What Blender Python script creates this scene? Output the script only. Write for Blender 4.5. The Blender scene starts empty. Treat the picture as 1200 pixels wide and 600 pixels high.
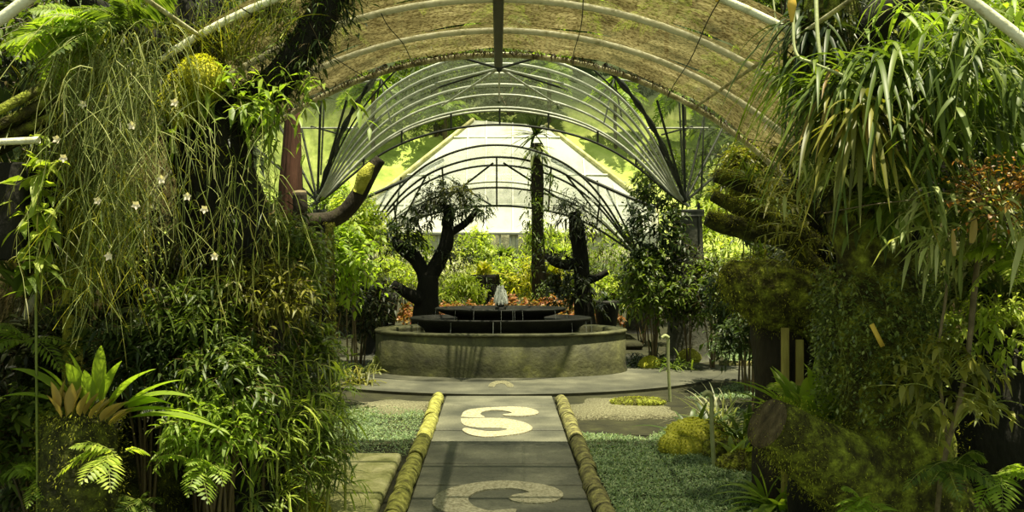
import bpy, math, random
import numpy as np
PI = math.pi
SC = bpy.context.scene
COL = SC.collection
F = 1100.0; CX = 584.0; CY = 284.0; H = 1.6
A = np.array

def P(px, py, Y):
    return np.array([(px - CX) * Y / F, Y, H - (py - CY) * Y / F])

# ------------------------------------------------------------------ materials
def _mat(name):
    m = bpy.data.materials.new(name); m.use_nodes = True
    nt = m.node_tree; nt.nodes.clear()
    out = nt.nodes.new('ShaderNodeOutputMaterial')
    return m, nt, out

def ramp(nt, stops):
    r = nt.nodes.new('ShaderNodeValToRGB')
    e = r.color_ramp.elements
    while len(e) < len(stops): e.new(0.5)
    for i, (p, c) in enumerate(stops):
        e[i].position = p; e[i].color = (*c, 1)
    return r

def leafmat(name, cols, trans=0.4, rough=0.45, spec=0.4):
    """leaf with a colour of its own per leaf, thin and translucent"""
    m, nt, out = _mat(name); N = nt.nodes; Lk = nt.links
    g = N.new('ShaderNodeNewGeometry')
    r = ramp(nt, [(i / max(1, len(cols) - 1), (c[0] * 1.2, c[1], c[2] * .9)) for i, c in enumerate(cols)])
    Lk.new(g.outputs['Random Per Island'], r.inputs[0])
    pb = N.new('ShaderNodeBsdfPrincipled')
    pb.inputs['Roughness'].default_value = rough
    pb.inputs['Specular IOR Level'].default_value = spec
    Lk.new(r.outputs[0], pb.inputs['Base Color'])
    tl = N.new('ShaderNodeBsdfTranslucent')
    mx = N.new('ShaderNodeMixRGB'); mx.blend_type = 'MULTIPLY'; mx.inputs[0].default_value = 1
    mx.inputs[2].default_value = (1.5, 1.6, 0.6, 1)
    Lk.new(r.outputs[0], mx.inputs[1]); Lk.new(mx.outputs[0], tl.inputs[0])
    ms = N.new('ShaderNodeMixShader'); ms.inputs[0].default_value = trans
    Lk.new(pb.outputs[0], ms.inputs[1]); Lk.new(tl.outputs[0], ms.inputs[2]); Lk.new(ms.outputs[0], out.inputs[0])
    return m

def solid(name, stops, scale=6.0, rough=0.8, bump=0.4, detail=6, metal=0.0, spec=0.3, bscale=None, stretch=(1, 1, 1), bdist=0.02):
    """two or more colours mottled by noise, with a bump of its own"""
    m, nt, out = _mat(name); N = nt.nodes; Lk = nt.links
    tc = N.new('ShaderNodeTexCoord'); mp = N.new('ShaderNodeMapping')
    mp.inputs['Scale'].default_value = stretch
    Lk.new(tc.outputs['Object'], mp.inputs[0])
    n = N.new('ShaderNodeTexNoise'); n.inputs['Scale'].default_value = scale; n.inputs['Detail'].default_value = detail
    n.inputs['Roughness'].default_value = 0.65
    Lk.new(mp.outputs[0], n.inputs['Vector'])
    r = ramp(nt, stops); Lk.new(n.outputs[0], r.inputs[0])
    pb = N.new('ShaderNodeBsdfPrincipled')
    pb.inputs['Roughness'].default_value = rough; pb.inputs['Metallic'].default_value = metal
    pb.inputs['Specular IOR Level'].default_value = spec
    Lk.new(r.outputs[0], pb.inputs['Base Color'])
    if bump:
        n2 = N.new('ShaderNodeTexNoise'); n2.inputs['Scale'].default_value = bscale or scale * 5; n2.inputs['Detail'].default_value = 8
        Lk.new(mp.outputs[0], n2.inputs['Vector'])
        b = N.new('ShaderNodeBump'); b.inputs['Strength'].default_value = bump; b.inputs['Distance'].default_value = bdist
        Lk.new(n2.outputs[0], b.inputs['Height']); Lk.new(b.outputs[0], pb.inputs['Normal'])
    Lk.new(pb.outputs[0], out.inputs[0])
    return m

def sheet(name, stops, clear=0.4, scale=3.0, trans=0.75, stretch=(1, 1, 1), detail=6, fine=None):
    """weathered translucent sheeting: part clear, part milky"""
    m, nt, out = _mat(name); N = nt.nodes; Lk = nt.links
    tc = N.new('ShaderNodeTexCoord'); mp = N.new('ShaderNodeMapping'); mp.inputs['Scale'].default_value = stretch
    Lk.new(tc.outputs['Object'], mp.inputs[0])
    n = N.new('ShaderNodeTexNoise'); n.inputs['Scale'].default_value = scale; n.inputs['Detail'].default_value = detail
    n.inputs['Roughness'].default_value = 0.7
    Lk.new(mp.outputs[0], n.inputs['Vector'])
    r = ramp(nt, stops); Lk.new(n.outputs[0], r.inputs[0])
    d = N.new('ShaderNodeBsdfDiffuse'); t = N.new('ShaderNodeBsdfTranslucent'); tr = N.new('ShaderNodeBsdfTransparent')
    Lk.new(r.outputs[0], d.inputs[0]); Lk.new(r.outputs[0], t.inputs[0])
    m1 = N.new('ShaderNodeMixShader'); m1.inputs[0].default_value = trans
    Lk.new(d.outputs[0], m1.inputs[1]); Lk.new(t.outputs[0], m1.inputs[2])
    m2 = N.new('ShaderNodeMixShader'); m2.inputs[0].default_value = clear
    if fine:
        n2 = N.new('ShaderNodeTexNoise'); n2.inputs['Scale'].default_value = fine; n2.inputs['Detail'].default_value = 4
        Lk.new(mp.outputs[0], n2.inputs['Vector'])
        mr = N.new('ShaderNodeMapRange'); mr.inputs[1].default_value = 0.35; mr.inputs[2].default_value = 0.7
        mr.inputs[3].default_value = max(0, clear - 0.15); mr.inputs[4].default_value = min(1, clear + 0.15)
        Lk.new(n2.outputs[0], mr.inputs[0]); Lk.new(mr.outputs[0], m2.inputs[0])
        n3 = N.new('ShaderNodeTexNoise'); n3.inputs['Scale'].default_value = 45; n3.inputs['Detail'].default_value = 3; Lk.new(tc.outputs['Object'], n3.inputs['Vector'])
        r3 = ramp(nt, [(.42, (.25, .22, .15)), (.52, (1, 1, 1))]); Lk.new(n3.outputs[0], r3.inputs[0])
        mm = N.new('ShaderNodeMixRGB'); mm.blend_type = 'MULTIPLY'; mm.inputs[0].default_value = .8; Lk.new(r.outputs[0], mm.inputs[1]); Lk.new(r3.outputs[0], mm.inputs[2])
        Lk.new(mm.outputs[0], d.inputs[0]); Lk.new(mm.outputs[0], t.inputs[0])
    Lk.new(m1.outputs[0], m2.inputs[1]); Lk.new(tr.outputs[0], m2.inputs[2]); Lk.new(m2.outputs[0], out.inputs[0])
    return m

# ------------------------------------------------------------------ geometry
class Geo:
    def __init__(s): s.v = []; s.q = []; s.t = []; s.n = 0
    def add(s, v, q=None, t=None):
        v = np.asarray(v, float).reshape(-1, 3)
        if q is not None and len(q): s.q.append(np.asarray(q, int).reshape(-1, 4) + s.n)
        if t is not None and len(t): s.t.append(np.asarray(t, int).reshape(-1, 3) + s.n)
        s.v.append(v); s.n += len(v); return s
    def join(s, o):
        for q in o.q: s.q.append(q + s.n)
        for t in o.t: s.t.append(t + s.n)
        s.v += o.v; s.n += o.n; return s
    def V(s): return np.concatenate(s.v) if s.v else np.zeros((0, 3))

ORG = {}
def build(name, g, mat, parent=None, smooth=True, org=None):
    V = g.V()
    if parent is not None: org = ORG[parent.name]
    elif org is None: org = A([0., 0., 0.])
    org = np.asarray(org, float)
    V = V - org
    q = np.concatenate(g.q) if g.q else np.zeros((0, 4), int)
    t = np.concatenate(g.t) if g.t else np.zeros((0, 3), int)
    me = bpy.data.meshes.new(name)
    me.vertices.add(len(V)); me.vertices.foreach_set('co', V.astype(np.float32).ravel())
    nl = q.size + t.size
    me.loops.add(nl); me.loops.foreach_set('vertex_index', np.concatenate([q.ravel(), t.ravel()]).astype(np.int32))
    me.polygons.add(len(q) + len(t))
    ls = np.concatenate([np.arange(len(q)) * 4, q.size + np.arange(len(t)) * 3]).astype(np.int32)
    me.polygons.foreach_set('loop_start', ls)
    if smooth: me.polygons.foreach_set('use_smooth', np.ones(len(q) + len(t), bool))
    me.update(calc_edges=True); me.validate()
    me.materials.append(mat)
    o = bpy.data.objects.new(name, me); COL.objects.link(o)
    if parent is not None: o.parent = parent
    else: o.location = org
    ORG[o.name] = org
    return o

def tag(o, label, cat, group=None, kind=None):
    if label: o['label'] = label
    if cat: o['category'] = cat
    if group: o['group'] = group
    if kind: o['kind'] = kind
    return o

def thing(name, label, cat, loc, group=None):
    o = bpy.data.objects.new(name, None); COL.objects.link(o)
    o.location = loc; ORG[o.name] = np.asarray(loc, float)
    o.empty_display_size = 0.1
    return tag(o, label, cat, group)

def struct(name, g, mat, smooth=False, label=None, cat=None):
    o = build(name, g, mat, smooth=smooth); o['kind'] = 'structure'
    return tag(o, label, cat)

def dup(root, loc, rotz=0.0, scale=1.0, label=None, group=None, tilt=None):
    r = root.copy(); COL.objects.link(r); r.location = loc
    r.rotation_euler = (tilt[0] if tilt else 0, tilt[1] if tilt else 0, rotz)
    r.scale = (scale,) * 3 if np.isscalar(scale) else scale
    if label: r['label'] = label
    if group: r['group'] = group
    for ch in list(root.children):
        c = ch.copy(); COL.objects.link(c); c.parent = r
        for g in ch.children:
            d = g.copy(); COL.objects.link(d); d.parent = c
    return r

def nrm(v):
    return v / np.maximum(np.linalg.norm(v, axis=-1, keepdims=True), 1e-9)

def vnoise(Pt, freq, seed=0, octaves=3):
    r = np.random.default_rng(seed); out = np.zeros(Pt.shape[:-1]); amp = 1.0
    for o in range(octaves):
        for k in range(5):
            d = nrm(r.normal(size=3)) * freq * (2 ** o) * r.uniform(.7, 1.3)
            out += amp * np.sin(Pt @ d + r.uniform(0, 6.28)) / 3
        amp *= 0.5
    return out

PROF = {
    'strap': lambda s: np.minimum(1, .45 + 2.5 * s) * (1 - s ** 5) + .02,
    'lance': lambda s: (np.sin(PI * np.clip(s, 0, 1) ** .72)) ** .9 * 1.0 + .03,
    'ovate': lambda s: (np.sin(PI * np.clip(s, 0, 1) ** .6)) ** .7 + .03,
    'blade': lambda s: (1 - s ** 1.5) * .95 + .05,
}
UP = A([0., 0., 1.])

def ribbons(g, base, d, L, W, droop=0.3, seg=4, prof='lance', fold=0.2, side=None, roll=0.3, seed=0):
    base = np.asarray(base, float).reshape(-1, 3); n = len(base)
    if n == 0: return g
    rg = np.random.default_rng(seed + n)
    d = nrm(np.broadcast_to(np.asarray(d, float), (n, 3)))
    L = np.broadcast_to(np.asarray(L, float), (n,)); W = np.broadcast_to(np.asarray(W, float), (n,))
    droop = np.broadcast_to(np.asarray(droop, float), (n,))
    s = np.linspace(0, 1, seg + 1)
    Pt = base[:, None] + d[:, None] * (L[:, None, None] * s[None, :, None])
    Pt[..., 2] -= droop[:, None] * L[:, None] * s[None] ** 2
    T = np.repeat(d[:, None], seg + 1, 1).copy(); T[..., 2] -= 2 * droop[:, None] * s[None]; T = nrm(T)
    if side is None:
        side = np.cross(d, UP); bad = np.linalg.norm(side, axis=1) < .05
        side[bad] = [1, 0, 0]; side = nrm(side)
        side = nrm(side + nrm(np.cross(side, d)) * rg.normal(0, roll, (n, 1)))
    side = side[:, None] * np.ones((1, seg + 1, 1))
    nm = nrm(np.cross(side, T))
    w = (W[:, None] / 2 * PROF[prof](s)[None])[..., None]
    if fold is None:
        V = np.stack([Pt - side * w, Pt + side * w], 2); k = 2
    else:
        V = np.stack([Pt - side * w + nm * w * fold, Pt, Pt + side * w + nm * w * fold], 2); k = 3
    idx = np.arange(n * (seg + 1) * k).reshape(n, seg + 1, k)
    qs = []
    for j in range(k - 1):
        qs.append(np.stack([idx[:, :-1, j], idx[:, :-1, j + 1], idx[:, 1:, j + 1], idx[:, 1:, j]], -1).reshape(-1, 4))
    g.add(V, np.concatenate(qs)); return g

def tubes(g, Pt, R, sides=4, cap=False):
    Pt = np.asarray(Pt, float)
    if Pt.ndim == 2: Pt = Pt[None]
    n, k, _ = Pt.shape
    R = np.asarray(R, float); R = np.broadcast_to(R if R.ndim else R[None], (n, k)) if R.ndim < 2 else R
    T = np.gradient(Pt, axis=1) if k > 2 else np.repeat(Pt[:, 1:] - Pt[:, :1], 2, 1)
    T = nrm(T)
    ref = np.zeros((n, 1, 3)); ov = nrm(Pt[:, -1] - Pt[:, 0])
    ax = np.argmin(np.abs(ov), axis=1); ref[np.arange(n), 0, ax] = 1
    U = nrm(np.cross(T, np.broadcast_to(ref, T.shape))); W = np.cross(T, U)
    a = np.arange(sides) * 2 * PI / sides
    V = Pt[:, :, None] + R[:, :, None, None] * (U[:, :, None] * np.cos(a)[:, None] + W[:, :, None] * np.sin(a)[:, None])
    idx = np.arange(n * k * sides).reshape(n, k, sides); nx = np.roll(idx, -1, 2)
    q = np.stack([idx[:, :-1], nx[:, :-1], nx[:, 1:], idx[:, 1:]], -1).reshape(-1, 4)
    g.add(V, q)
    if cap:
        base = g.n - n * k * sides
        for i in range(n):
            for e in (0, k - 1):
                r = np.arange(sides) + base + (i * k + e) * sides
                c = Pt[i, e]; g.v.append(c[None]); ci = g.n; g.n += 1
                g.t.append(np.stack([r, np.roll(r, -1), np.full(sides, ci)], -1))
    return g

def smoothpath(pts, sub=6):
    p = np.asarray(pts, float); k = len(p)
    if k < 3:
        s = np.linspace(0, 1, sub + 1)[:, None]; return p[0] * (1 - s) + p[-1] * s
    e = np.vstack([2 * p[0] - p[1], p, 2 * p[-1] - p[-2]]); out = []
    for i in range(k - 1):
        a, b, c, d = e[i:i + 4]
        for t in np.arange(sub) / sub:
            out.append(.5 * ((2 * b) + (-a + c) * t + (2 * a - 5 * b + 4 * c - d) * t * t + (-a + 3 * b - 3 * c + d) * t ** 3))
    out.append(p[-1]); return A(out)

def trunk(g, pts, rad, sides=18, sub=8, amp=0.12, freq=9, seed=0, cap=True):
    """rough limb through pts; returns (surface points, outward normals) for what grows on it"""
    path = smoothpath(pts, sub); k = len(path)
    r = np.interp(np.linspace(0, 1, k), np.linspace(0, 1, len(rad)), rad)
    T = nrm(np.gradient(path, axis=0)); ov = nrm(path[-1] - path[0])
    ref = np.zeros(3); ref[np.argmin(np.abs(ov))] = 1
    U = nrm(np.cross(T, ref)); W = np.cross(T, U)
    a = np.arange(sides) * 2 * PI / sides
    N = U[:, None] * np.cos(a)[:, None] + W[:, None] * np.sin(a)[:, None]
    V = path[:, None] + r[:, None, None] * N
    V = V + N * (vnoise(V, freq, seed, 3) * amp * r[:, None])[..., None]
    idx = np.arange(k * sides).reshape(k, sides); nx = np.roll(idx, -1, 1)
    q = np.stack([idx[:-1], nx[:-1], nx[1:], idx[1:]], -1).reshape(-1, 4)
    g.add(V, q)
    if cap:
        b = g.n - k * sides
        for e in (0, k - 1):
            rr = np.arange(sides) + b + e * sides
            g.v.append(V[e].mean(0)[None]); ci = g.n; g.n += 1
            g.t.append(np.stack([rr, np.roll(rr, -1), np.full(sides, ci)], -1))
    return V.reshape(-1, 3), N.reshape(-1, 3)

def disc(c, n, r, th=0.01, sides=20):
    g = Geo(); n = nrm(A(n, float)); ref = UP if abs(n[2]) < .9 else A([1., 0, 0])
    u = nrm(np.cross(n, ref)); w = np.cross(n, u); a = np.arange(sides) * 2 * PI / sides
    rim = u * np.cos(a)[:, None] + w * np.sin(a)[:, None]
    V = np.vstack([c + rim * r, c + n * th + rim * r * .97, c[None], (c + n * th)[None]])
    i = np.arange(sides); j = np.roll(i, -1)
    g.add(V, np.stack([i, j, j + sides, i + sides], -1), np.vstack([np.stack([i, j, np.full(sides, 2 * sides)], -1), np.stack([i + sides, j + sides, np.full(sides, 2 * sides + 1)], -1)]))
    return g

def moss(g, SV, SN, n, L=0.02, W=0.008, seed=0, up=0.3, bias=0.0):
    rg = np.random.default_rng(seed)
    p = np.ones(len(SV)) if bias == 0 else np.clip(SN[:, 2] + (1 - bias), 0.02, 2)
    i = rg.choice(len(SV), n, p=p / p.sum())
    step = np.median(np.linalg.norm(np.diff(SV[:40], axis=0), axis=1))
    b = SV[i] + rg.normal(0, step * .45, (n, 3)) - SN[i] * .0
    d = nrm(SN[i] + rg.normal(0, .6, (n, 3)) + UP * up)
    return ribbons(g, b, d, rg.uniform(.6, 1.3, n) * L, W, droop=.4, seg=2, fold=None, prof='blade', seed=seed)

def blob(c, r, amp=0.15, freq=3, seed=0, nu=28, nv=16):
    g = Geo(); u = np.arange(nu) * 2 * PI / nu; v = np.linspace(0.001, PI - .001, nv)
    N = np.stack([np.sin(v)[:, None] * np.cos(u), np.sin(v)[:, None] * np.sin(u), np.cos(v)[:, None] * np.ones(nu)], -1)
    V = N * (1 + amp * vnoise(N, freq, seed, 3))[..., None] * A(r) + A(c)
    i = np.arange(nu * nv).reshape(nv, nu); j = np.roll(i, -1, 1)
    g.add(V, np.stack([i[:-1], i[1:], j[1:], j[:-1]], -1).reshape(-1, 4))
    return g, V.reshape(-1, 3), N.reshape(-1, 3)

def box(g, lo, hi):
    x0, y0, z0 = lo; x1, y1, z1 = hi
    V = [(x0, y0, z0), (x1, y0, z0), (x1, y1, z0), (x0, y1, z0), (x0, y0, z1), (x1, y0, z1), (x1, y1, z1), (x0, y1, z1)]
    q = [(0, 3, 2, 1), (4, 5, 6, 7), (0, 1, 5, 4), (1, 2, 6, 5), (2, 3, 7, 6), (3, 0, 4, 7)]
    return g.add(V, q)

def bevel(o, w=0.01, seg=2):
    m = o.modifiers.new('Bevel', 'BEVEL'); m.width = w; m.segments = seg; m.limit_method = 'ANGLE'
    return o

# ---- plants
def sprigs(gs, gl, base, d, TL, m, L, W, droop=.3, ldroop=.4, seed=0, prof='lance', spread=.9, seg=3, tr=.003, fold=.2, s0=.15, k=5, tip=.5):
    """twigs (into gs) each carrying m leaves (into gl)"""
    rg = np.random.default_rng(seed); base = np.asarray(base).reshape(-1, 3); n = len(base)
    d = nrm(np.broadcast_to(d, (n, 3))); TL = np.broadcast_to(TL, (n,)); droop = np.broadcast_to(droop, (n,))
    s = np.linspace(0, 1, k)
    Pt = base[:, None] + d[:, None] * (TL[:, None, None] * s[None, :, None]); Pt[..., 2] -= droop[:, None] * TL[:, None] * s ** 2
    if gs is not None: tubes(gs, Pt, np.broadcast_to(tr * (1 - .6 * s), (n, k)), 3)
    s = np.linspace(s0, 1, m)[None] + rg.uniform(-.3, .3, (n, m)) * (1 - s0) / m
    s = np.clip(s, 0, 1)
    b = base[:, None] + d[:, None] * (TL[:, None] * s)[..., None]; b[..., 2] -= droop[:, None] * TL[:, None] * s ** 2
    T = np.repeat(d[:, None], m, 1).copy(); T[..., 2] -= 2 * droop[:, None] * s; T = nrm(T)
    sd = nrm(np.cross(T, rg.normal(size=(n, m, 3)) + UP * 1.2)); sd *= np.where(np.arange(m) % 2, 1, -1)[None, :, None]
    ld = nrm(T * tip + sd * spread + rg.normal(0, .25, (n, m, 3)))
    sc = rg.uniform(.65, 1.2, n * m) * (1 - .35 * s.ravel())
    ribbons(gl, b.reshape(-1, 3), ld.reshape(-1, 3), L * sc, W * sc, ldroop * rg.uniform(.4, 1.5, n * m), seg, prof, fold, seed=seed, roll=.4)

def sphere_dirs(n, rg, zmin=-.4):
    z = rg.uniform(zmin, 1, n); a = rg.uniform(0, 2 * PI, n); r = np.sqrt(1 - z * z)
    return np.stack([r * np.cos(a), r * np.sin(a), z], -1)

def bush(c, r, ns, TL, m, L, W, seed=0, droop=.3, ldroop=.4, prof='lance', shell=.55, up=.3, zmin=-.5, ground=None, nstem=8, sr=.012, **kw):
    gs, gl = Geo(), Geo(); rg = np.random.default_rng(seed)
    D = sphere_dirs(ns, rg, zmin); c = A(c, float); r = A(r, float)
    lump = 1 + .22 * vnoise(D, 3.2, seed, 2)
    rad = (shell + (1 - shell) * rg.random(ns) ** .6) * lump
    B = c + D * r * rad[:, None] * .85
    d = nrm(D / r * r.mean() + UP * up + rg.normal(0, .35, (ns, 3)))
    sprigs(gs, gl, B, d, TL * rg.uniform(.6, 1.3, ns), m, L, W, droop, ldroop, seed, prof, **kw)
    if ground is not None:
        e = B[rg.choice(ns, nstem)]
        a = A(ground, float) + np.concatenate([rg.normal(0, r[0] * .12, (nstem, 2)), np.zeros((nstem, 1))], 1)
        mid = (a + e) / 2 + (c - (a + e) / 2) * .3
        s = np.linspace(0, 1, 7)[None, :, None]
        tubes(gs, a[:, None] * (1 - s) ** 2 + 2 * mid[:, None] * s * (1 - s) + e[:, None] * s ** 2, np.linspace(sr, sr * .4, 7)[None].repeat(nstem, 0), 5)
    return gs, gl

def fern(base, n, L, seed=0, el=(.3, 1.2), az=(0, 6.283), droop=.7, npin=16, pw=.16, pl=.28, clump=.02, plant_prof='lance', seg=2):
    gs, gl = Geo(), Geo(); rg = np.random.default_rng(seed)
    a = rg.uniform(*az, n); e = rg.uniform(*el, n)
    d = np.stack([np.cos(a) * np.cos(e), np.sin(a) * np.cos(e), np.sin(e)], -1)
    b = A(base, float) + rg.normal(0, clump, (n, 3)) * [1, 1, .3]
    LL = L * rg.uniform(.7, 1.15, n); dr = droop * rg.uniform(.7, 1.3, n)
    s = np.linspace(0, 1, 9)
    Pt = b[:, None] + d[:, None] * (LL[:, None, None] * s[None, :, None]); Pt[..., 2] -= dr[:, None] * LL[:, None] * s ** 2
    tubes(gs, Pt, np.broadcast_to(L * .008 * (1.1 - .8 * s), (n, 9)), 4)
    sd0 = nrm(np.cross(d, UP) + rg.normal(0, .25, (n, 3)))
    ss = np.linspace(.1, .99, npin)
    Pp = b[:, None] + d[:, None] * (LL[:, None, None] * ss[None, :, None]); Pp[..., 2] -= dr[:, None] * LL[:, None] * ss ** 2
    T = np.repeat(d[:, None], npin, 1).copy(); T[..., 2] -= 2 * dr[:, None] * ss; T = nrm(T)
    for sg in (-1, 1):
        dd = nrm(sd0[:, None] * sg + T * .45 + rg.normal(0, .06, T.shape))
        pls = (LL[:, None] * pl * (np.sin(PI * ss ** .75) ** .8 + .06)[None])
        ribbons(gl, Pp.reshape(-1, 3), dd.reshape(-1, 3), pls.ravel(), (LL[:, None] * pw * .35 * np.ones_like(pls)).ravel(), .25, seg, plant_prof, .15,
                side=T.reshape(-1, 3), seed=seed)
    return gs, gl

def rosette(g, base, n, L, W, el=(.4, 1.4), droop=.6, az=(0, 6.283), seed=0, seg=7, prof='strap', fold=.25, clump=.02):
    rg = np.random.default_rng(seed); a = rg.uniform(*az, n); e = rg.uniform(*el, n)
    d = np.stack([np.cos(a) * np.cos(e), np.sin(a) * np.cos(e), np.sin(e)], -1)
    b = A(base, float) + rg.normal(0, clump, (n, 3)) * [1, 1, .4]
    return ribbons(g, b, d, L * rg.uniform(.6, 1.15, n), W * rg.uniform(.8, 1.15, n), droop * rg.uniform(.6, 1.4, n), seg, prof, fold, seed=seed, roll=.15)


# ================================================================== camera, sun, sky
cam = bpy.data.cameras.new('camera'); co = bpy.data.objects.new('camera', cam); COL.objects.link(co)
co.location = (0, 0, H); co.rotation_euler = (PI / 2, 0, 0)
cam.sensor_width = 36; cam.lens = 36 * F / 1200; cam.shift_x = 16 / 1200; cam.shift_y = -16 / 1200
cam.clip_start = .05; cam.clip_end = 400
SC.camera = co
SC.view_settings.view_transform = 'Standard'; SC.view_settings.look = 'None'
SC.view_settings.gamma = 1; SC.view_settings.use_curve_mapping = False
SC.view_settings.exposure = 0.28
sun = bpy.data.lights.new('sun', 'SUN'); sun.energy = 8.6; sun.angle = math.radians(.6); sun.color = (1, .93, .66)
so = bpy.data.objects.new('sun', sun); COL.objects.link(so)
SUNV = A([-.12, .09, -1.0])           # the way the light travels
import mathutils
so.rotation_euler = mathutils.Vector(SUNV).to_track_quat('-Z', 'Y').to_euler()
w = bpy.data.worlds.new('sky'); SC.world = w; w.use_nodes = True
bg = w.node_tree.nodes['Background']; bg.inputs[0].default_value = (.80, .92, .72, 1); bg.inputs[1].default_value = .68
SC.cycles.max_bounces = 8; SC.cycles.transparent_max_bounces = 24; SC.cycles.transmission_bounces = 6
SC.cycles.diffuse_bounces = 4

# ================================================================== materials
M = {}
def hillmat(name, stops, *a, **k):
    """meadow below, dark forest floor higher up the slope"""
    m = solid(name, stops, *a, **k); nt = m.node_tree; N = nt.nodes; Lk = nt.links
    pb = [n for n in N if n.type == 'BSDF_PRINCIPLED'][0]; tc = [n for n in N if n.type == 'TEX_COORD'][0]
    src = pb.inputs['Base Color'].links[0].from_socket
    sx = N.new('ShaderNodeSeparateXYZ'); Lk.new(tc.outputs['Object'], sx.inputs[0])
    mr = N.new('ShaderNodeMapRange'); mr.inputs[1].default_value = 6.5; mr.inputs[2].default_value = 9.0; Lk.new(sx.outputs['Z'], mr.inputs[0])
    mx = N.new('ShaderNodeMixRGB'); mx.inputs[2].default_value = (.035, .05, .016, 1)
    Lk.new(mr.outputs[0], mx.inputs[0]); Lk.new(src, mx.inputs[1]); Lk.new(mx.outputs[0], pb.inputs['Base Color'])
    return m
M['leaf_mid'] = leafmat('leaf_mid', [(.035, .075, .012), (.09, .16, .025), (.16, .25, .04)])
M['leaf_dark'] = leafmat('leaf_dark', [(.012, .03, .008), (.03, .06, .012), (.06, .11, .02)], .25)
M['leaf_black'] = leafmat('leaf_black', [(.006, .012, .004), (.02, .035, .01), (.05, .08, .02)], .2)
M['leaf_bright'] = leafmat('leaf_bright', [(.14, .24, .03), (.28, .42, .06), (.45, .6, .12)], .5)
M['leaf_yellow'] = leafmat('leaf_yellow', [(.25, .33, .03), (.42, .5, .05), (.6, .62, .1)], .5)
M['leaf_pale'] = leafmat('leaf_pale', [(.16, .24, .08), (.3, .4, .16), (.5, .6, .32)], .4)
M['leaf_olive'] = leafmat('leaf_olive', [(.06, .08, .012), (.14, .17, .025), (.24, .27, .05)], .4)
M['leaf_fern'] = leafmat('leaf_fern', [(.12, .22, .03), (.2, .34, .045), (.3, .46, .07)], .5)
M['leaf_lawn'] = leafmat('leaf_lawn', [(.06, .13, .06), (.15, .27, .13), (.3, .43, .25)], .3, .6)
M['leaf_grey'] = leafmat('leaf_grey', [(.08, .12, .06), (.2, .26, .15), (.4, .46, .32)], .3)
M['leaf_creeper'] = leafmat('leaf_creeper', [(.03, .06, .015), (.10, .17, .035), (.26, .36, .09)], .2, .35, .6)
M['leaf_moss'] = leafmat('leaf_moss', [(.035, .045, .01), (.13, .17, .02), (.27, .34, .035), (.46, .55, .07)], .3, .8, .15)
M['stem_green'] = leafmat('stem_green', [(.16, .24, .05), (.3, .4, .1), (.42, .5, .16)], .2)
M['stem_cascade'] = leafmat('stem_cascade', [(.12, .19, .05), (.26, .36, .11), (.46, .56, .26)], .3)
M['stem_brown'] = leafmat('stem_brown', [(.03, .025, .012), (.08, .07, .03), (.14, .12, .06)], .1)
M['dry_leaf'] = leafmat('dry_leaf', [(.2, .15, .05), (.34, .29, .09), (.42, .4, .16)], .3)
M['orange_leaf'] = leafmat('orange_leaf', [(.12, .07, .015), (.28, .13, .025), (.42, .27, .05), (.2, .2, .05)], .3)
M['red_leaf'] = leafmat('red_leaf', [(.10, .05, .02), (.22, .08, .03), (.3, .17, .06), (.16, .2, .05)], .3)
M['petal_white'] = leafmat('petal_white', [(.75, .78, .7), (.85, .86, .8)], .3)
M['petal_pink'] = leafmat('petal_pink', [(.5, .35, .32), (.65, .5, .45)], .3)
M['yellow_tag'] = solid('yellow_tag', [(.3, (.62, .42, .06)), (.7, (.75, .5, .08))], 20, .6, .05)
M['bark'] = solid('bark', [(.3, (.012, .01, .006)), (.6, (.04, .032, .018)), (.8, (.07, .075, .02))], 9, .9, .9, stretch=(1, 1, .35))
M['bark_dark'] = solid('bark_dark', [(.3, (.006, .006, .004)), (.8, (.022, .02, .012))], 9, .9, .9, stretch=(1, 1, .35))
M['moss'] = solid('moss', [(.32, (.02, .017, .007)), (.46, (.07, .068, .012)), (.58, (.22, .25, .025)), (.7, (.48, .54, .06))], 11, .95, 1.0, bscale=38, bdist=.05, detail=10)
M['moss_dark'] = solid('moss_dark', [(.3, (.012, .012, .005)), (.48, (.04, .042, .009)), (.62, (.11, .125, .018)), (.76, (.2, .22, .025))], 13, .95, 1.0, bscale=38, bdist=.05, detail=10)
M['moss_yellow'] = solid('moss_yellow', [(.3, (.16, .17, .02)), (.5, (.38, .38, .04)), (.7, (.6, .58, .1))], 9, .95, 1.0, bscale=60)
M['cut_wood'] = solid('cut_wood', [(.3, (.10, .08, .04)), (.6, (.22, .17, .09)), (.8, (.36, .30, .17))], 14, .8, .4)
M['stake_wood'] = solid('stake_wood', [(.3, (.2, .16, .04)), (.7, (.45, .4, .1))], 12, .9, .5, stretch=(1, 1, .2))
M['brown_wood'] = solid('brown_wood', [(.3, (.05, .022, .012)), (.7, (.14, .06, .035))], 7, .8, .5, stretch=(2, 2, .2))
M['kerb_moss'] = solid('kerb_moss', [(.34, (.07, .065, .025)), (.48, (.24, .24, .05)), (.62, (.42, .41, .10)), (.75, (.6, .57, .25))], 16, .95, .8, bscale=50)
M['kerb_worn'] = solid('kerb_worn', [(.34, (.05, .045, .02)), (.48, (.14, .13, .05)), (.62, (.26, .25, .08)), (.75, (.42, .4, .2))], 16, .95, .8, bscale=50)
M['inlay'] = solid('inlay', [(.35, (.22, .2, .12)), (.5, (.42, .39, .26)), (.7, (.6, .56, .4))], 55, .8, .8, bscale=120)
M['basin'] = solid('basin', [(.28, (.018, .018, .008)), (.45, (.055, .055, .02)), (.6, (.10, .10, .035)), (.76, (.24, .24, .06))], 3.2, .75, .5, bscale=25, spec=.5)
M['basin_rim'] = solid('basin_rim', [(.3, (.03, .03, .015)), (.55, (.10, .10, .045)), (.75, (.2, .2, .09))], 6, .6, .5)
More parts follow.
